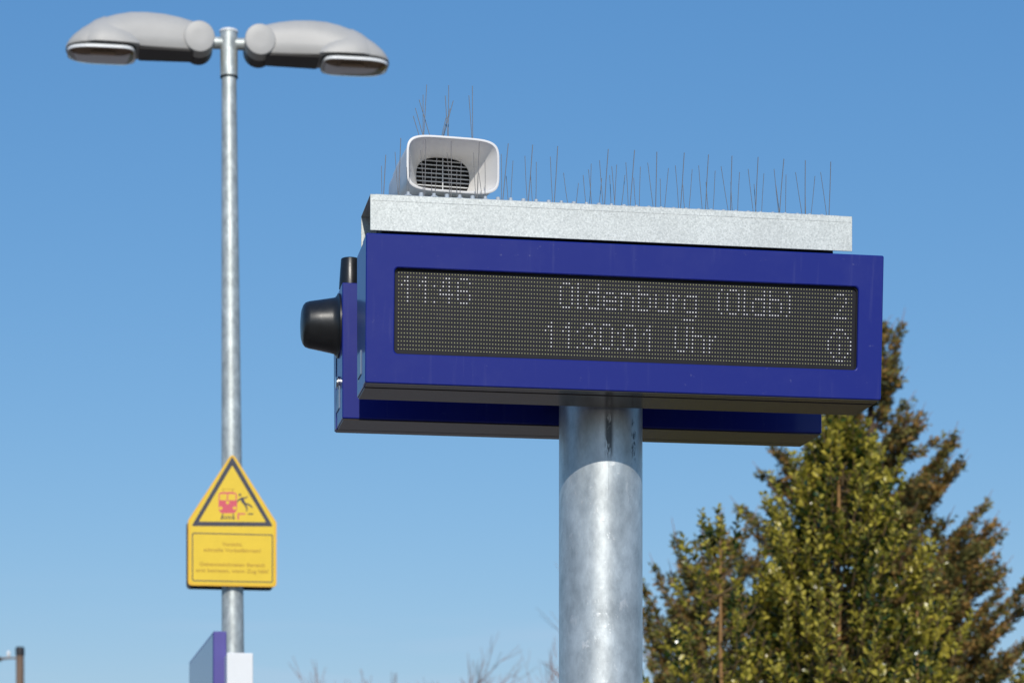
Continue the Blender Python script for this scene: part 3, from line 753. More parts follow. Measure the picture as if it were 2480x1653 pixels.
def lamp_head(sgn):
    # local: d = distance outward from the hinge, v depth, w up, hinge at 0
    hx = 0.154
    hzc = LYZ(90) - 0.040
    def T(p): return (sgn*(hx + p[0]*0.975), p[1], hzc + p[2])
    def fin(b_): b_.v = [T(p) for p in b_.v]; return b_
    # upper shell sections: (d, half depth, z bottom, z top, exponent)
    # the shell's two flanks are upright, the roof gently domed
    def shell_ring(d_, hv, z0, z1, e=3.2, n=28):
        pts = []
        for k in range(n+1):
            a_ = math.pi*k/n
            ca, sa = math.cos(a_), math.sin(a_)
            pts.append((d_, math.copysign(abs(ca)**(2/e), ca)*hv, z0 + (abs(sa)**(2/e))*(z1-z0)))
        pts.append((d_, -hv*0.96, z0 - 0.006)); pts.append((d_, hv*0.96, z0 - 0.006))
        return pts
    S = [(-0.02, 0.088, -0.052, 0.060, 3.6), (0.03, 0.095, -0.056, 0.104, 3.6), (0.10, 0.100, -0.058, 0.122, 3.6), (0.18, 0.104, -0.058, 0.136, 3.4), (0.27, 0.110, -0.058, 0.141, 3.2),
         (0.35, 0.119, -0.058, 0.138, 2.9), (0.42, 0.128, -0.058, 0.124, 2.6), (0.49, 0.132, -0.058, 0.102, 2.4), (0.55, 0.130, -0.058, 0.072, 2.3),
         (0.60, 0.122, -0.058, 0.040, 2.3), (0.64, 0.106, -0.060, 0.006, 2.3), (0.665, 0.084, -0.062, -0.022, 2.3), (0.680, 0.055, -0.064, -0.045, 2.3), (0.686, 0.03, -0.066, -0.058, 2.3)]
    S = [(a0, a1, a2, a2 + (a3-a2)*0.955, a4) for a0, a1, a2, a3, a4 in S]
    b_ = MB(); b_.loft([shell_ring(*s) for s in S])
    head = fin(b_).build('lamp_head', M['shell'], lamp, smooth=38)
    head['label'] = 'left lamp head' if sgn < 0 else 'right lamp head'
    # domed hood over the optic (proud of the shell)
    b_ = MB(); rings = []
    for i in range(9):
        f = i/8; ang = f*math.pi/2
        hv = 0.1345*math.cos(ang*0.0)  # constant flank
        d0 = 0.50
    n = 28; m_ = 12
    for j in range(m_+1):
        ph = math.pi*j/m_
        d_ = 0.488 - 0.182*math.cos(ph)
        s_ = math.sin(ph)
        if s_ < 0.03: s_ = 0.03
        rings.append([(d_, 0.1420*math.cos(math.pi*k/n)*(0.80+0.20*s_)*(1.0 if d_ < 0.55 else max(0.35, 1-(d_-0.55)*3.2)), -0.058 + 0.162*s_*math.sin(math.pi*k/n)*(1.0 if d_ < 0.5 else max(0.4, 1-(d_-0.5)*2.8))) for k in range(n+1)])
    b_.loft(rings)
    fin(b_).build('hood', M['shell'], head, smooth=60)
    # access lid on the roof
    # hinge drum
    b_ = MB()
    prof_ = [(-0.1080, 0.030), (-0.1078, 0.070), (-0.1055, 0.0775), (-0.100, 0.080), (-0.010, 0.080)]
    b_.loft([[(r_*math.cos(2*math.pi*k/48), y_, r_*math.sin(2*math.pi*k/48)) for k in range(48)] for y_, r_ in prof_])
    fin(b_).build('hinge_cap', M['shell'], head, smooth=35)
    b_ = MB(); b_.loft([[(0.077*math.cos(2*math.pi*k/48), y_, 0.077*math.sin(2*math.pi*k/48)) for k in range(48)] for y_ in (-0.096, 0.114)])
    fin(b_).build('hinge_drum', M['lamp_dark'], head, smooth=35)
    # seam of the gear-tray lid
    # dark gear tray below
    b_ = MB(); b_.loft([[(0.03, -0.090, -0.064), (0.03, 0.080, -0.064), (0.03, 0.080, -0.076), (0.03, -0.088, -0.076)],
                        [(0.31, -0.104, -0.064), (0.31, 0.088, -0.064), (0.31, 0.088, -0.078), (0.31, -0.100, -0.078)]])
    fin(b_).build('gear_tray', M['lamp_dark'], head, bevel=0.003)
    # black gasket round the optic, white rim, reflector bowl, bulb, glass
    def optic(d_in, y_in, n_=36):
        pts = []
        for k in range(n_):
            a_ = 2*math.pi*k/n_
            ca, sa = math.cos(a_), math.sin(a_)
            L_ = 0.190 if ca > 0 else 0.160
            e_ = 3.0 if ca > 0 else 6.0
            pts.append((0.488 + math.copysign(abs(ca)**(2/e_), ca)*(L_ - d_in), math.copysign(abs(sa)**(2/3.2), sa)*(0.128 - y_in)))
        return pts
    def ring3(o_, i_, z0, z1):
        bb = MB(); n_ = len(o_)
        bb.add([(x_, y_, z0) for x_, y_ in o_] + [(x_, y_, z0) for x_, y_ in i_] + [(x_, y_, z1) for x_, y_ in o_] + [(x_, y_, z1) for x_, y_ in i_],
               [f for k in range(n_) for f in ((k, (k+1) % n_, n_+(k+1) % n_, n_+k), (2*n_+k, 3*n_+k, 3*n_+(k+1) % n_, 2*n_+(k+1) % n_), (k, 2*n_+k, 2*n_+(k+1) % n_, (k+1) % n_), (n_+k, n_+(k+1) % n_, 3*n_+(k+1) % n_, 3*n_+k))])
        return bb
    fin(ring3(optic(-0.004, -0.006), optic(0.02, 0.02), -0.066, -0.0725)).build('gasket', M['gap'], head)
    fin(ring3(optic(-0.002, -0.004), optic(0.010, 0.009), -0.0728, -0.0890)).build('rim', M['white'], head, bevel=0.0015)
    b_ = MB(); b_.loft([[(x_, y_, -0.0735) for x_, y_ in optic(0.021, 0.019)], [(x_, y_, -0.064) for x_, y_ in optic(0.04, 0.035)], [(x_, y_, -0.060) for x_, y_ in optic(0.09, 0.08)]], cap=False)
    b_.add([(x_, y_, -0.060) for x_, y_ in optic(0.09, 0.08)], [tuple(range(36))])
    fin(b_).build('reflector', M['reflector'], head, smooth=40)
    b_ = MB()
    for k in range(7): b_.box(0.385 + k*0.032, 0.391 + k*0.032, -0.085, 0.085, -0.0705, -0.0640)
    fin(b_).build('reflector_ribs', M['shell'], head)['kind'] = 'stuff'
    b_ = MB(); b_.tube([(0.43, 0, -0.079), (0.45, 0, -0.079), (0.53, 0, -0.079), (0.56, 0, -0.079)], [0.008, 0.014, 0.014, 0.006], n=16); fin(b_).build('bulb', M['bulb'], head, smooth=40)
    b_ = MB(); b_.loft([[(x_, y_, -0.0892) for x_, y_ in optic(0.006, 0.005)], [(x_, y_, -0.094) for x_, y_ in optic(0.012, 0.012)], [(x_, y_, -0.104) for x_, y_ in optic(0.030, 0.030)], [(x_, y_, -0.110) for x_, y_ in optic(0.07, 0.07)], [(x_, y_, -0.112) for x_, y_ in optic(0.12, 0.11)]], cap=False)
    b_.add([(x_, y_, -0.112) for x_, y_ in optic(0.12, 0.11)], [tuple(range(36))])
    fin(b_).build('glass_bowl', M['glass'], head, smooth=50)
lamp_head(-1); lamp_head(1)

# ------------------------------------------------------------------ yellow warning signs on the lamp post
SY = -0.085
def text_mesh(txt, size, cx_, cz_, width=None):
    cu = bpy.data.curves.new('txt', 'FONT'); cu.body = txt; cu.size = size; cu.align_x = 'CENTER'; cu.align_y = 'CENTER'
    cu.extrude = 0.0003; cu.offset = 0.0006; cu.resolution_u = 3
    o = bpy.data.objects.new('txt', cu); COL.objects.link(o)
    dg = bpy.context.evaluated_depsgraph_get(); dg.update()
    me = bpy.data.meshes.new_from_object(o.evaluated_get(dg), depsgraph=dg)
    bpy.data.objects.remove(o); bpy.data.curves.remove(cu)
    xs = [v_.co.x for v_ in me.vertices]
    sc = (width/(max(xs)-min(xs))) if width else 1.0
    for v_ in me.vertices: v_.co = Vector((cx_ + (v_.co.x-(max(xs)+min(xs))/2)*sc, -v_.co.z, cz_ + v_.co.y))
    me.materials.clear()
    return me

LOL = (LO[0], LO[1], 0.0)
def warning_sign(front):
    if front:
        root = thing('warning_sign', LO + Vector((*rot(0, SY), LYZ(1425))), 'yellow train warning sign with triangle and text on the lamp post, facing the camera', 'warning sign', YAW, 'warning signs on the lamp post')
    else:
        root = thing('warning_sign', LO + Vector((*rot(-0.006, 0.082), LYZ(1425))), 'dark back of the second sign, just behind the yellow sign on the lamp post', 'warning sign', YAW + math.pi, 'warning signs on the lamp post')
    s = -1
    def Q(x_, y_):    # pixel -> local x, z  on the front sign plane
        p = loc_uv(LOL, x_, y_, SY); return (p.x - 0.0, p.z - LYZ(1425))
    def pz(zx, zy):    # from enlarged crop
        return Q(440 + zx/4.127, 1080 + zy/4.127)
    raw = [(505, 62), (62+1, 750), (66, 1393), (945, 1400), (948, 752)]
    pl = [pz(*p) for p in raw]
    cxm = (pl[1][0] + pl[4][0])/2
    pl = [(cxm, pl[0][1]), (pl[1][0], (pl[1][1]+pl[4][1])/2), (pl[1][0], (pl[2][1]+pl[3][1])/2), (pl[4][0], (pl[2][1]+pl[3][1])/2), (pl[4][0], (pl[1][1]+pl[4][1])/2)]
    if not front:
        pl = [(-x_ + 2*cxm*0, z_) for x_, z_ in pl][::-1]
        pl = [(x_*0.985, z_) for x_, z_ in pl]
    outl = round_poly(pl, 0.022)
    b_ = MB(); b_.prism(outl, -0.0015, 0.0015)
    plate = b_.build('plate', M['yellow_rim'] if front else M['sign_back'], root)
    # folded edge
    b_ = MB(); inn = [( (x_-cxm)*0.975 + cxm, (z_-0.33)*0.985 + 0.33) for x_, z_ in outl] if front else [(x_*0.975, (z_-0.33)*0.985+0.33) for x_, z_ in outl]
    b_.ring(outl, inn, 0.0016, 0.016); b_.build('edge_fold', M['sign_back'], root)
    for zz in (0.12, 0.52):
        b_ = MB(); b_.ring([(0.062*math.cos(2*math.pi*k/32), 0.062*math.sin(2*math.pi*k/32)) for k in range(32)], [(0.0585*math.cos(2*math.pi*k/32), 0.0585*math.sin(2*math.pi*k/32)) for k in range(32)], -0.015, 0.015)
        cyy = -SY if front else 0.082
        b_.v = [(x_, z_ + cyy, y_ + zz) for x_, y_, z_ in b_.v]
        b_.box(-0.05, 0.05, 0.0017, cyy - 0.058, zz - 0.012, zz + 0.012)
        b_.build('clamp', M['lamp_pole'], root)
    if not front: return
    # lighter field
    f1 = round_poly([( (x_-cxm)*0.945 + cxm, (z_-0.30)*0.962 + 0.30) for x_, z_ in pl], 0.02)
    b_ = MB(); b_.prism(f1, -0.0021, -0.0016); b_.build('field', M['yellow'], root)
    # triangle
    to = round_poly([pz(505, 100), pz(98, 797), pz(912, 800)], 0.006); ti = round_poly([pz(505, 190), pz(170, 752), pz(843, 758)], 0.004)
    b_ = MB(); b_.ring(to, ti, -0.0027, -0.0022); b_.build('triangle_border', M['ink'], root)
    c0 = pz(103, 862); c1 = pz(912, 1362)
    o_ = rrect(c0[0], c1[0], c1[1], c0[1], 0.010); t2 = 0.0052
    b_ = MB(); b_.ring(o_, rrect(c0[0]+t2, c1[0]-t2, c1[1]+t2, c0[1]-t2, 0.007), -0.0027, -0.0022); b_.build('text_border', M['ink'], root)
    def flat(name, polys, m, y0=-0.0027, y1=-0.0022, par=root):
        bb = MB()
        for pp in polys: bb.prism([pz(*p) for p in pp], y0, y1)
        return bb.build(name, m, par)
    # train pictogram
    def circ(cx0, cy0, r_, n=18): return [(cx0 + r_*math.cos(2*math.pi*k/n), cy0 + r_*math.sin(2*math.pi*k/n)) for k in range(n)]
    body = [(370,480),(385,463),(410,457),(510,457),(537,463),(550,480),(553,600),(549,640),(525,668),(395,668),(372,640),(368,600)]
    tr = flat('train_pictogram', [body], M['red'])
    flat('train_window', [[(381,478),(452,476),(452,540),(381,540)], [(464,476),(537,478),(539,540),(464,540)]], M['yellow'], -0.0033, -0.0028, tr)
    flat('train_lamp', [circ(459,562,17), circ(390,618,17), circ(528,618,17)], M['yellow'], -0.0033, -0.0028, tr)
    flat('pantograph', [[(400,430),(520,430),(520,425),(400,425)], [(420,455),(428,455),(408,428),(402,428)], [(500,455),(508,455),(524,428),(516,428)]], M['faded'], par=tr)
    flat('rails', [[(405,675),(417,675),(402,731),(388,731)], [(510,675),(520,675),(531,731),(518,731)], [(404,700),(520,700),(520,707),(404,707)], [(398,718),(524,718),(524,725),(398,725)]], M['ink'], par=tr)
    flat('platform_edge', [[(557,668),(634,668),(634,682),(573,682),(573,731),(557,731)]], M['red'])
    flat('platform_dash', [[(664,670),(714,670),(714,683),(664,683)]], M['ink'])
    limbs = [[(583,522),(600,508),(618,520),(638,572),(622,582),(600,560)], [(622,580),(634,568),(656,606),(659,632),(650,652),(643,650),(647,625)],
             [(630,568),(640,566),(680,578),(710,608),(703,616),(672,590),(636,584)], [(608,508),(640,512),(656,495),(661,500),(642,522),(608,522)],
             [(586,520),(572,524),(558,540),(552,562),(560,562),(566,546),(592,532)]]
    fig = flat('person_pictogram', limbs, M['ink'], -0.0034, -0.0029)
    flat('head_pictogram', [circ(582,484,13)], M['ink'], -0.0034, -0.0029, fig)
    for txt, zy, wd, sz_ in (('Vorsicht,', 980, 200, 0.026), ('schnelle Vorbeifahrten!', 1040, 565, 0.026), ('Gekennzeichneten Bereich', 1183, 645, 0.026), ('erst betreten, wenn Zug hält!', 1245, 715, 0.026)):
        p = pz(505, zy); me = text_mesh(txt, sz_, p[0], p[1], wd/4.127*LY/F)
        o = obj('text_line', me, M['faded'], root); o.location = (0, -0.0026, 0)
warning_sign(True); warning_sign(False)

# ------------------------------------------------------------------ blue station sign and white panel at the lower left
def platform_box(name, x0, x1, ytop, Y, depth, m_front, m_side, label, cat, ledge=False):
    p0 = P(x0, ytop, Y)
    root = thing(name, (p0.x, p0.y, 0), label, cat, YAW)
    OO = (p0.x, p0.y, 0.0)
    wdt = loc_uv(OO, x1, ytop, 0.0).x; z1 = p0.z
    return root, wdt, z1
root, wd, z1 = platform_box('station_sign', 517, 548.5, 1527, 11.2, 1.5, None, None, 'upright blue sign board seen almost edge-on below the yellow sign', 'sign')
root.rotation_euler.z = R(11.3)
b = MB(); b.box(0, wd, 0, 1.60, 0.55, z1); b.build('frame', M['violet'], root, bevel=0.004)
b = MB(); b.box(-0.002, 0.001, 0.015, 1.585, 0.565, z1 - 0.012); b.build('face', M['sign_face'], root)
b = MB(); b.box(0.012, wd - 0.012, 0.05, 0.12, 0.0, 0.551); b.box(0.012, wd - 0.012, 1.48, 1.55, 0.0, 0.551); b.build('legs', M['violet'], root)
root, wd, z1 = platform_box('white_panel', 549.5, 613, 1579, 11.0, 0.2, None, None, 'narrow white upright panel between the blue sign and the lamp post', 'panel')
b = MB(); b.box(0, wd, 0, 0.22, 0.0, z1); b.build('body', M['white'], root, bevel=0.004)
b = MB(); b.box(-0.004, wd + 0.004, -0.004, 0.224, 0.001, 0.05); b.build('plinth', M['lamp_dark'], root, bevel=0.002)

# ------------------------------------------------------------------ wooden utility pole, lower left
UYD = 55.0
pt = P(48.5, 1565, UYD)
root = thing('utility_pole', (pt.x, pt.y, -0.75), 'distant brown wooden pole with black cap and a side bracket at the left edge', 'utility pole')
hh = pt.z + 0.75; r0 = 9.6*UYD/F
b = MB(); b.tube([(0,0,0), (0,0,hh-0.19)], [r0*1.35, r0], n=20); b.build('shaft', M['wood'], root, smooth=40)
b = MB(); b.tube([(0,0,hh-0.19), (0,0,hh-0.03), (0,0,hh)], [r0*1.14, r0*1.14, r0*0.9], n=20); b.build('cap', M['pitch'], root, smooth=40)
za = P(0, 1592, UYD).z + 0.75
b = MB(); b.tube([(-0.08,0,za), (-0.30,0,za-0.01), (-0.62,0,za-0.03)], [0.018, 0.022, 0.05], n=10); b.build('bracket', M['wood'], root, smooth=40)
b = MB(); b.tube([(-0.253,0,za+0.02), (-0.253,0,za+0.06), (-0.253,0,za+0.12), (-0.253,0,za+0.16)], [0.02, 0.045, 0.04, 0.02], n=14); b.build('insulator', M['porcelain'], root, smooth=40)
b = MB(); b.tube([(-0.42,0,za-0.03), (-0.80,0,za+0.0)], [0.05, 0.09], n=12); b.build('fitting', M['pitch'], root, smooth=40)

# ------------------------------------------------------------------ trees
def rnd_unit(rng):
    while True:
        v_ = Vector((rng.uniform(-1,1), rng.uniform(-1,1), rng.uniform(-1,1)))
        if 0.05 < v_.length < 1: return v_.normalized()

def conifer(base_px, top_y, Y, slope, limbs, label, seed, zmin=1.2, dens=1.0):
    rng = random.Random(seed)
    bp = P(base_px, top_y, Y); H_ = bp.z + 0.75
    root = thing('conifer_tree', (bp.x, bp.y, -0.75), label, 'tree', group='conifers behind the holly')
    tk = MB()
    tk.tube([(0,0,0), (0.03,0,H_*0.3), (-0.02,0.03,H_*0.6), (0.02,0,H_*0.85), (0,0,H_)], [0.17, 0.13, 0.085, 0.04, 0.008], n=10)
    br = MB(); fo = MB(); tw = MB()
    def needle_spray(p, d, ln, mi):
        """one feathery twig: a short stem thick with small leaf tufts"""
        n = max(8, int(ln*105*dens))
        side = d.cross(Vector((0,0,1)))
        if side.length < 0.1: side = Vector((1,0,0))
        side.normalize()
        for k in range(n):
            f = (k + rng.random())/n
            q_ = p + d*ln*f + Vector((0,0,-0.10*ln*f*f)) + rnd_unit(rng)*0.04
            dd = (d*0.8 + side*rng.uniform(-1,1) + Vector((0,0,rng.uniform(-0.7,0.35)))).normalized()
            l = rng.uniform(0.040, 0.080)*(1.15 - 0.4*f); w_ = l*rng.uniform(0.20, 0.32)
            s_ = dd.cross(rnd_unit(rng)).normalized()*w_
            m2 = mi if rng.random() < 0.75 else rng.choice((0, 1, 2, 0))
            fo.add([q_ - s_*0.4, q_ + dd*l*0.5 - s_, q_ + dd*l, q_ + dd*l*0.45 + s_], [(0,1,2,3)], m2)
    def branch(p0, p1, sag, thick):
        L_ = (p1-p0).length
        n = 7; pts = []
        for k in range(n+1):
            f = k/n
            pts.append(p0.lerp(p1, f) + Vector((0,0,-sag*L_*math.sin(math.pi*f)*(1-0.3*f))))
        br.tube(pts, [0.022*(1-0.85*k/n)*(0.6+L_*0.25) + 0.003 for k in range(n+1)], n=5)
        ext = pts[-1] + (pts[-1]-pts[-2]).normalized()*0.16 + Vector((0,0,0.05))
        tw.tube([pts[-1], ext], [0.006, 0.002], n=3, cap=False)
        m = int(L_*24*dens) + 6
        for i in range(m):
            f = 0.22 + 0.78*((i + rng.random())/m)
            k = min(n-1, int(f*n)); q_ = pts[k].lerp(pts[k+1], f*n-k)
            ax = (pts[k+1]-pts[k]).normalized()
            side = ax.cross(Vector((0,0,1))).normalized()
            sg = rng.choice((-1, 1))
            d = (ax*rng.uniform(0.5, 1.0) + side*sg*rng.uniform(0.35, 0.95) + Vector((0,0,rng.uniform(-0.25, 0.55)))).normalized()
            ln = thick*L_*rng.uniform(0.6, 1.15)*(1.12 - 0.85*f)
            ln = min(ln, 0.44); ln = max(ln, 0.10)
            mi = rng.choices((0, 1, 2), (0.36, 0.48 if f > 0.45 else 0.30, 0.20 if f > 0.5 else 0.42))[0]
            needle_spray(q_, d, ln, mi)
        needle_spray(pts[-2], (pts[-1]-pts[-2]).normalized(), L_/n*1.5, rng.choice((0, 1)))
    # silhouette limbs measured in the photograph
    for tx, ty, by in limbs:
        tp = P(tx, ty, Y + rng.uniform(-0.3, 0.3)); tp = Vector((tp.x - bp.x, tp.y - bp.y, tp.z + 0.75))
        zb_ = P(0, by, Y).z + 0.75
        branch(Vector((0.0, 0, zb_)), tp, 0.10, 0.37)
    nb = int(190*dens)
    for i in range(nb):
        f = (i + rng.random())/nb
        z = zmin + (H_ - 0.25 - zmin)*(f**1.05)
        Rr = slope*(H_ - z)*rng.uniform(0.62, 0.96)
        Rr = max(0.12, min(Rr, 2.5))
        az_ = rng.uniform(0, 2*math.pi)
        if rng.random() < 0.5: az_ = -abs(az_ % math.pi)
        lift = rng.uniform(0.25, 0.75)*Rr
        p1 = Vector((math.cos(az_)*Rr, math.sin(az_)*Rr, min(H_ - 0.05, z + lift)))
        branch(Vector((0,0,z)), p1, rng.uniform(0.06, 0.16), 0.28)
    # the leader
    needle_spray(Vector((0,0,H_-0.5)), Vector((0,0,1)), 0.5, 1)
    tk.build('trunk', M['bark'], root, smooth=40)
    br.build('branches', M['bark'], root, fix=False)
    tw.build('tip_twigs', M['twig'], root, fix=False)['kind'] = 'stuff'
    print('conifer faces', len(fo.f))
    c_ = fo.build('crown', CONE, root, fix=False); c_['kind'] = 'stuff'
    return root

conifer(2105, 735, 26.0, 0.46,
        [(2182,790,1000),(2172,885,1060),(2225,1015,1190),(2165,1045,1150),(2303,1062,1330),(2322,1125,1330),(2290,1165,1330),(2382,1225,1500),(2398,1275,1560),(2330,1330,1560),(2250,1260,1400),(2270,1420,1600),(2340,1480,1700),(2300,1560,1760),(2220,1400,1560),(2390,1600,1800),(2200,1180,1320),(2260,1130,1290),
         (2400,1372,1640),(2420,1435,1700),(2476,1470,1780),(2482,1560,1850),(2440,1610,1850),(2380,1540,1750),(2500,1640,1900),
         (1872,1085,1260),(1850,1150,1290),(1905,1120,1260),(1795,1235,1420),(1865,1230,1380),(1960,1060,1200),(1840,1300,1500),(1770,1330,1540),(2040,930,1080),(2020,1000,1130)],
        'tall conifer with rust-brown branch tips rising behind the holly', 11)
conifer(1700, 1330, 24.0, 0.50,
        [(1637,1302,1480),(1590,1385,1560),(1560,1425,1640),(1566,1530,1760),(1575,1600,1800),(1745,1275,1450),(1820,1265,1440),(1700,1310,1480),(1850,1330,1480),(1760,1320,1480),(1800,1390,1560),(1556,1480,1700),(1630,1400,1560)],
        'shorter ragged conifer just right of the display pole, behind the holly', 12, dens=0.9)

def bare_tree(px, top_y, Y, label, seed, spread=0.32, levels=5, thick=0.09, group=None, lean=0.0):
    rng = random.Random(seed)
    tp = P(px, top_y, Y); H_ = tp.z + 0.75
    root = thing('bare_tree', (tp.x, tp.y, -0.75), label, 'tree', group=group or 'bare trees in the background')
    tk = MB(); cr = MB()
    def grow(p, d, ln, r_, lv, mb):
        n = 3; pts = [p]; q_ = p.copy(); dd = d.copy()
        for k in range(n):
            dd = (dd + rnd_unit(rng)*0.13 + Vector((0,0,0.06))).normalized()
            q_ = q_ + dd*ln/n; pts.append(q_.copy())
        mb.tube(pts, [r_*(1-0.42*k/n) for k in range(n+1)], n=5 if lv < 3 else 3, cap=False)
        if lv >= levels: return
        for i in range(rng.choice((2, 3, 3))):
            side = d.cross(rnd_unit(rng)).normalized()
            nd = (dd + side*rng.uniform(spread*0.7, spread*1.9)).normalized()
            st = pts[-1] if i < 2 else pts[rng.choice((1, 2))]
            grow(st, nd, ln*rng.uniform(0.62, 0.86), r_*rng.uniform(0.52, 0.68), lv+1, cr)
    total = sum(0.76**k for k in range(levels+1))
    grow(Vector((0,0,0)), Vector((lean,0,1)).normalized(), H_/total*1.02, thick, 0, tk)
    mz = max(p[2] for p in cr.v); k = H_/mz
    for q_ in (tk, cr): q_.v = [(a_*k, b2*k, c2*k) for a_, b2, c2 in q_.v]
    tk.build('trunk', M['twig'], root, fix=False); cr.build('crown', M['twig'], root, fix=False)
    return root
bg_ = 'bare trees along the far horizon'
bare_tree(1262, 1522, 60, 'bare twiggy tree just left of the display pole', 21, thick=0.18, levels=6)
bare_tree(1318, 1548, 62, 'reddish bare tree half hidden by the display pole', 22, thick=0.22, levels=6)
bare_tree(1205, 1562, 64, 'slender bare tree second to the left of the display pole', 29, thick=0.15, levels=6)
bare_tree(1150, 1600, 75, 'low faint bare tree left of the twiggy tree beside the pole', 23, thick=0.16)
bare_tree(958, 1600, 80, 'faint bare tree at the bottom edge, midway between white panel and display pole', 24, thick=0.18)
bare_tree(860, 1605, 78, 'faint bare tree with a dense top, right of the forked one', 25, thick=0.18)
bare_tree(755, 1578, 78, 'thin forked bare tree right of the white panel', 26, thick=0.16, spread=0.26)
bare_tree(1690, 1225, 31, 'reddish bare tree with fine twigs behind the shorter conifer', 27, thick=0.10, levels=6, spread=0.28)

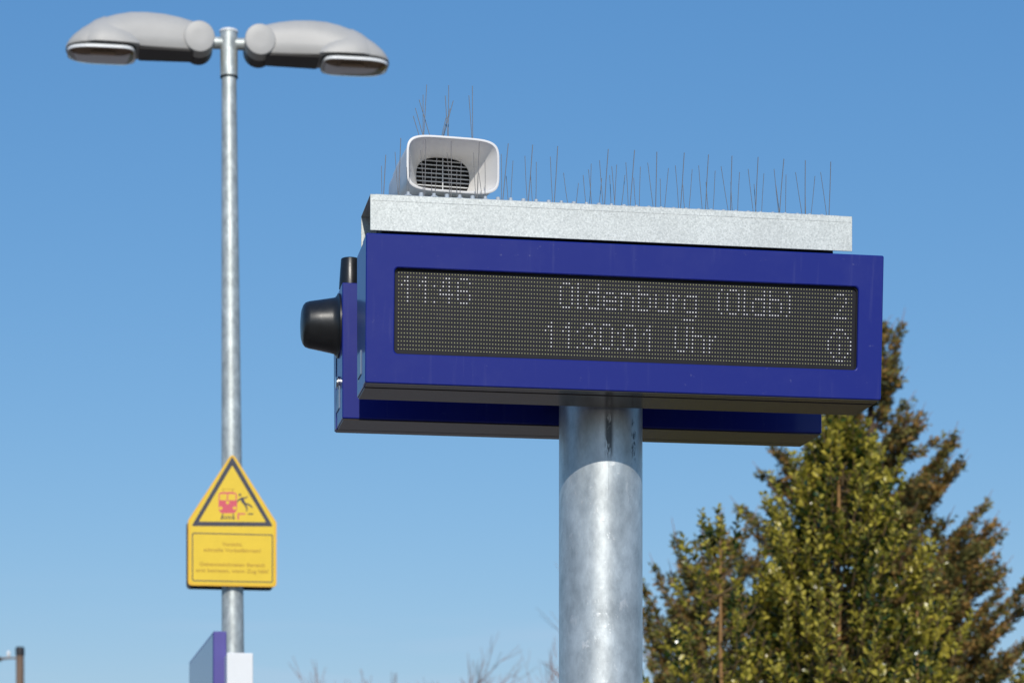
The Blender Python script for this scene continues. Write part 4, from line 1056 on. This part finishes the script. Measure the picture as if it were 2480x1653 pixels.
# ---- holly
HYD = 16.0
def holly(px, top_y, Y, slope, label, seed, shoots, zmin=0.2, leaders=(), cut=None, leaf_parts=0, rmax=1.4, visible_z=2.6):
    rng = random.Random(seed)
    bp = P(px, top_y, Y); H_ = bp.z + 0.75
    root = thing('holly_tree', (bp.x, bp.y, -0.75), label, 'tree', group='holly trees at the lower right')
    tk = MB(); st = MB(); fo = MB()
    tk.tube([(0,0,0), (0.02,0,H_*0.5), (-0.012,-0.03,H_*0.72), (-0.010,-0.04,H_*0.87), (0,0,H_-0.02)], [0.07, 0.036, 0.019, 0.012, 0.004], n=10)
    cand = []
    def leafv(p, d, n_, l, wd):
        s_ = d.cross(n_).normalized()
        n2 = s_.cross(d).normalized()
        return [p, p + d*l*0.30 - s_*wd*0.48 + n2*wd*0.16, p + d*l*0.70 - s_*wd*0.42 + n2*wd*0.20, p + d*l, p + d*l*0.70 + s_*wd*0.42 + n2*wd*0.20, p + d*l*0.30 + s_*wd*0.48 + n2*wd*0.16, p + d*l*0.5]
    LF = [(0,1,6),(1,2,6),(2,3,6),(3,4,6),(4,5,6),(5,0,6)]
    def shoot(p, d, ln, leaves, depthf, young):
        pts = [p]; q_ = p.copy(); dd = d.copy()
        for k in range(3):
            dd = (dd + Vector((0,0,0.16)) + rnd_unit(rng)*0.10).normalized(); q_ = q_ + dd*ln/3; pts.append(q_.copy())
        st.tube(pts, [0.005, 0.004, 0.003, 0.0015], n=4, cap=False)
        for i in range(leaves):
            f = 0.12 + 0.88*(i + rng.random()*0.6)/leaves
            k = min(2, int(f*3)); c0 = pts[k].lerp(pts[k+1], f*3-k); ax = (pts[k+1]-pts[k]).normalized()
            a_ = i*2.4 + rng.uniform(-0.4, 0.4)
            s1 = ax.cross(Vector((0.3,0.9,0.2))).normalized(); s2 = ax.cross(s1)
            out_ = s1*math.cos(a_) + s2*math.sin(a_)
            ld = (out_*rng.uniform(0.6, 1.0) + ax*rng.uniform(0.35, 1.1) + Vector((0,0,rng.uniform(-0.2,0.2)))).normalized()
            nn = (ax*0.9 + rnd_unit(rng)*0.55 - out_*0.2).normalized()
            l = rng.uniform(0.038, 0.060)*(1.0 if f < 0.85 else 0.75)
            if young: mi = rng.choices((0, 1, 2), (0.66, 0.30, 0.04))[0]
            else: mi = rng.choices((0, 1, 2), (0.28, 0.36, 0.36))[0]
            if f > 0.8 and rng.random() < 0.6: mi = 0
            v7 = leafv(c0 + out_*0.006, ld, nn, l, l*rng.uniform(0.62, 0.82))
            cand.append((v7, mi, -(c0.y) + c0.z*0.05 + l*8 if c0.z + (-0.75) > 2.9 else -99))
    def cone(cx_, cyy, top, slp, n, rm):
        for i in range(n):
            f = (i + rng.random())/n
            z = top - 0.12 - (top - zmin)*(f**(0.80))
            if z - 0.75 < visible_z and rng.random() < 0.55: continue
            Rr = min(rm, slp*(top - z) + 0.05)
            az_ = rng.uniform(0, 2*math.pi); rr = Rr*math.sqrt(rng.uniform(0.12, 1.0))
            rr *= (0.84 + 0.22*math.sin(az_*3 + z*5) + 0.10*math.sin(z*13 + az_))
            p = Vector((cx_ + math.cos(az_)*rr, cyy + math.sin(az_)*rr, z - rng.uniform(0.1, 0.25)))
            if abs(p.x - cx_) < 0.045 and p.y < cyy + 0.02 and top - 0.8 < z < top - 0.3: continue
            o_ = Vector((math.cos(az_), math.sin(az_), 0))
            ln = rng.uniform(0.20, 0.42)
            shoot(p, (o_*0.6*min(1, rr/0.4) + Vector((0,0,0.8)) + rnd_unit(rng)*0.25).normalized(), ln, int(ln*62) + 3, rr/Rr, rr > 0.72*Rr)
            # the limb that carries it
            if rng.random() < 0.35:
                zi = max(0.3, z - rr*1.1)
                st.tube([(cx_*0.9, cyy, zi), (cx_ + (p.x-cx_)*0.5, cyy + (p.y-cyy)*0.5, (zi+p.z)/2 - 0.02), p], [0.009, 0.007, 0.004], n=4, cap=False)
    cone(0, 0, H_, slope, shoots, rmax)
    for lx, ly, n, slp in leaders:
        q_ = P(lx, ly, Y); x_ = q_.x - bp.x; top = q_.z + 0.75
        tk.tube([(x_*0.5, 0, 1.0), (x_*0.95, -0.1, top*0.55), (x_, -0.1, top*0.8), (x_, -0.1, top-0.02)], [0.035, 0.02, 0.012, 0.004], n=8)
        cone(x_, -0.1, top, slp, n, 0.55)
        for k in range(7): 
            shoot(Vector((x_, -0.1, top - 0.14 - k*0.075)), (Vector((0,0,1)) + rnd_unit(rng)*(0.12+0.1*k)).normalized(), 0.16, 10, 1, True)
    for k in range(9):
        shoot(Vector((0, 0, H_ - 0.16 - k*0.085)), (Vector((0,0,1)) + rnd_unit(rng)*(0.10+0.09*k)).normalized(), 0.18, 11, 1, True)
    parts = set()
    if leaf_parts:
        order = sorted(range(len(cand)), key=lambda i: -cand[i][2])[:leaf_parts]
        parts = set(order)
        protos = []
        for mi in range(3):
            b_ = MB(); b_.add(leafv(Vector((0,0,0)), Vector((0,1,0)), Vector((0,0,1)), 1.0, 0.58), LF)
            me = b_.mesh('leaf'); me.materials.append(HOLLY[mi]); protos.append(me)
        for i in order:
            v7, mi, _ = cand[i]
            o = bpy.data.objects.new('leaf', protos[mi]); COL.objects.link(o); o.parent = root
            d = (v7[3]-v7[0]); l = d.length; d = d.normalized(); s_ = (v7[5]-v7[1]).normalized(); n_ = s_.cross(d).normalized()
            o.matrix_local = Matrix.Translation(v7[0]) @ Matrix(((s_.x, d.x, n_.x), (s_.y, d.y, n_.y), (s_.z, d.z, n_.z))).to_4x4() @ Matrix.Scale(l, 4)
    for i, (v7, mi, _) in enumerate(cand):
        if i in parts: continue
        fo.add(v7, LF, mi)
    tk.build('trunk', M['holly_bark'], root, smooth=40)
    st.build('twigs', M['holly_twig'], root, fix=False)
    c_ = fo.build('foliage', HOLLY, root, fix=False); c_['kind'] = 'stuff'
    print('holly leaves', len(cand))
    return root
holly(2033, 985, HYD, 0.425, 'glossy yellow-green holly tree in front of the tall conifer', 31, 2200, leaders=((1742, 1238, 330, 0.38), (1890, 1310, 60, 0.25), (2215, 1370, 60, 0.25)), leaf_parts=300)
holly(2520, 1480, HYD + 1.5, 0.5, 'small bit of holly in the bottom right corner', 32, 260, rmax=0.9)
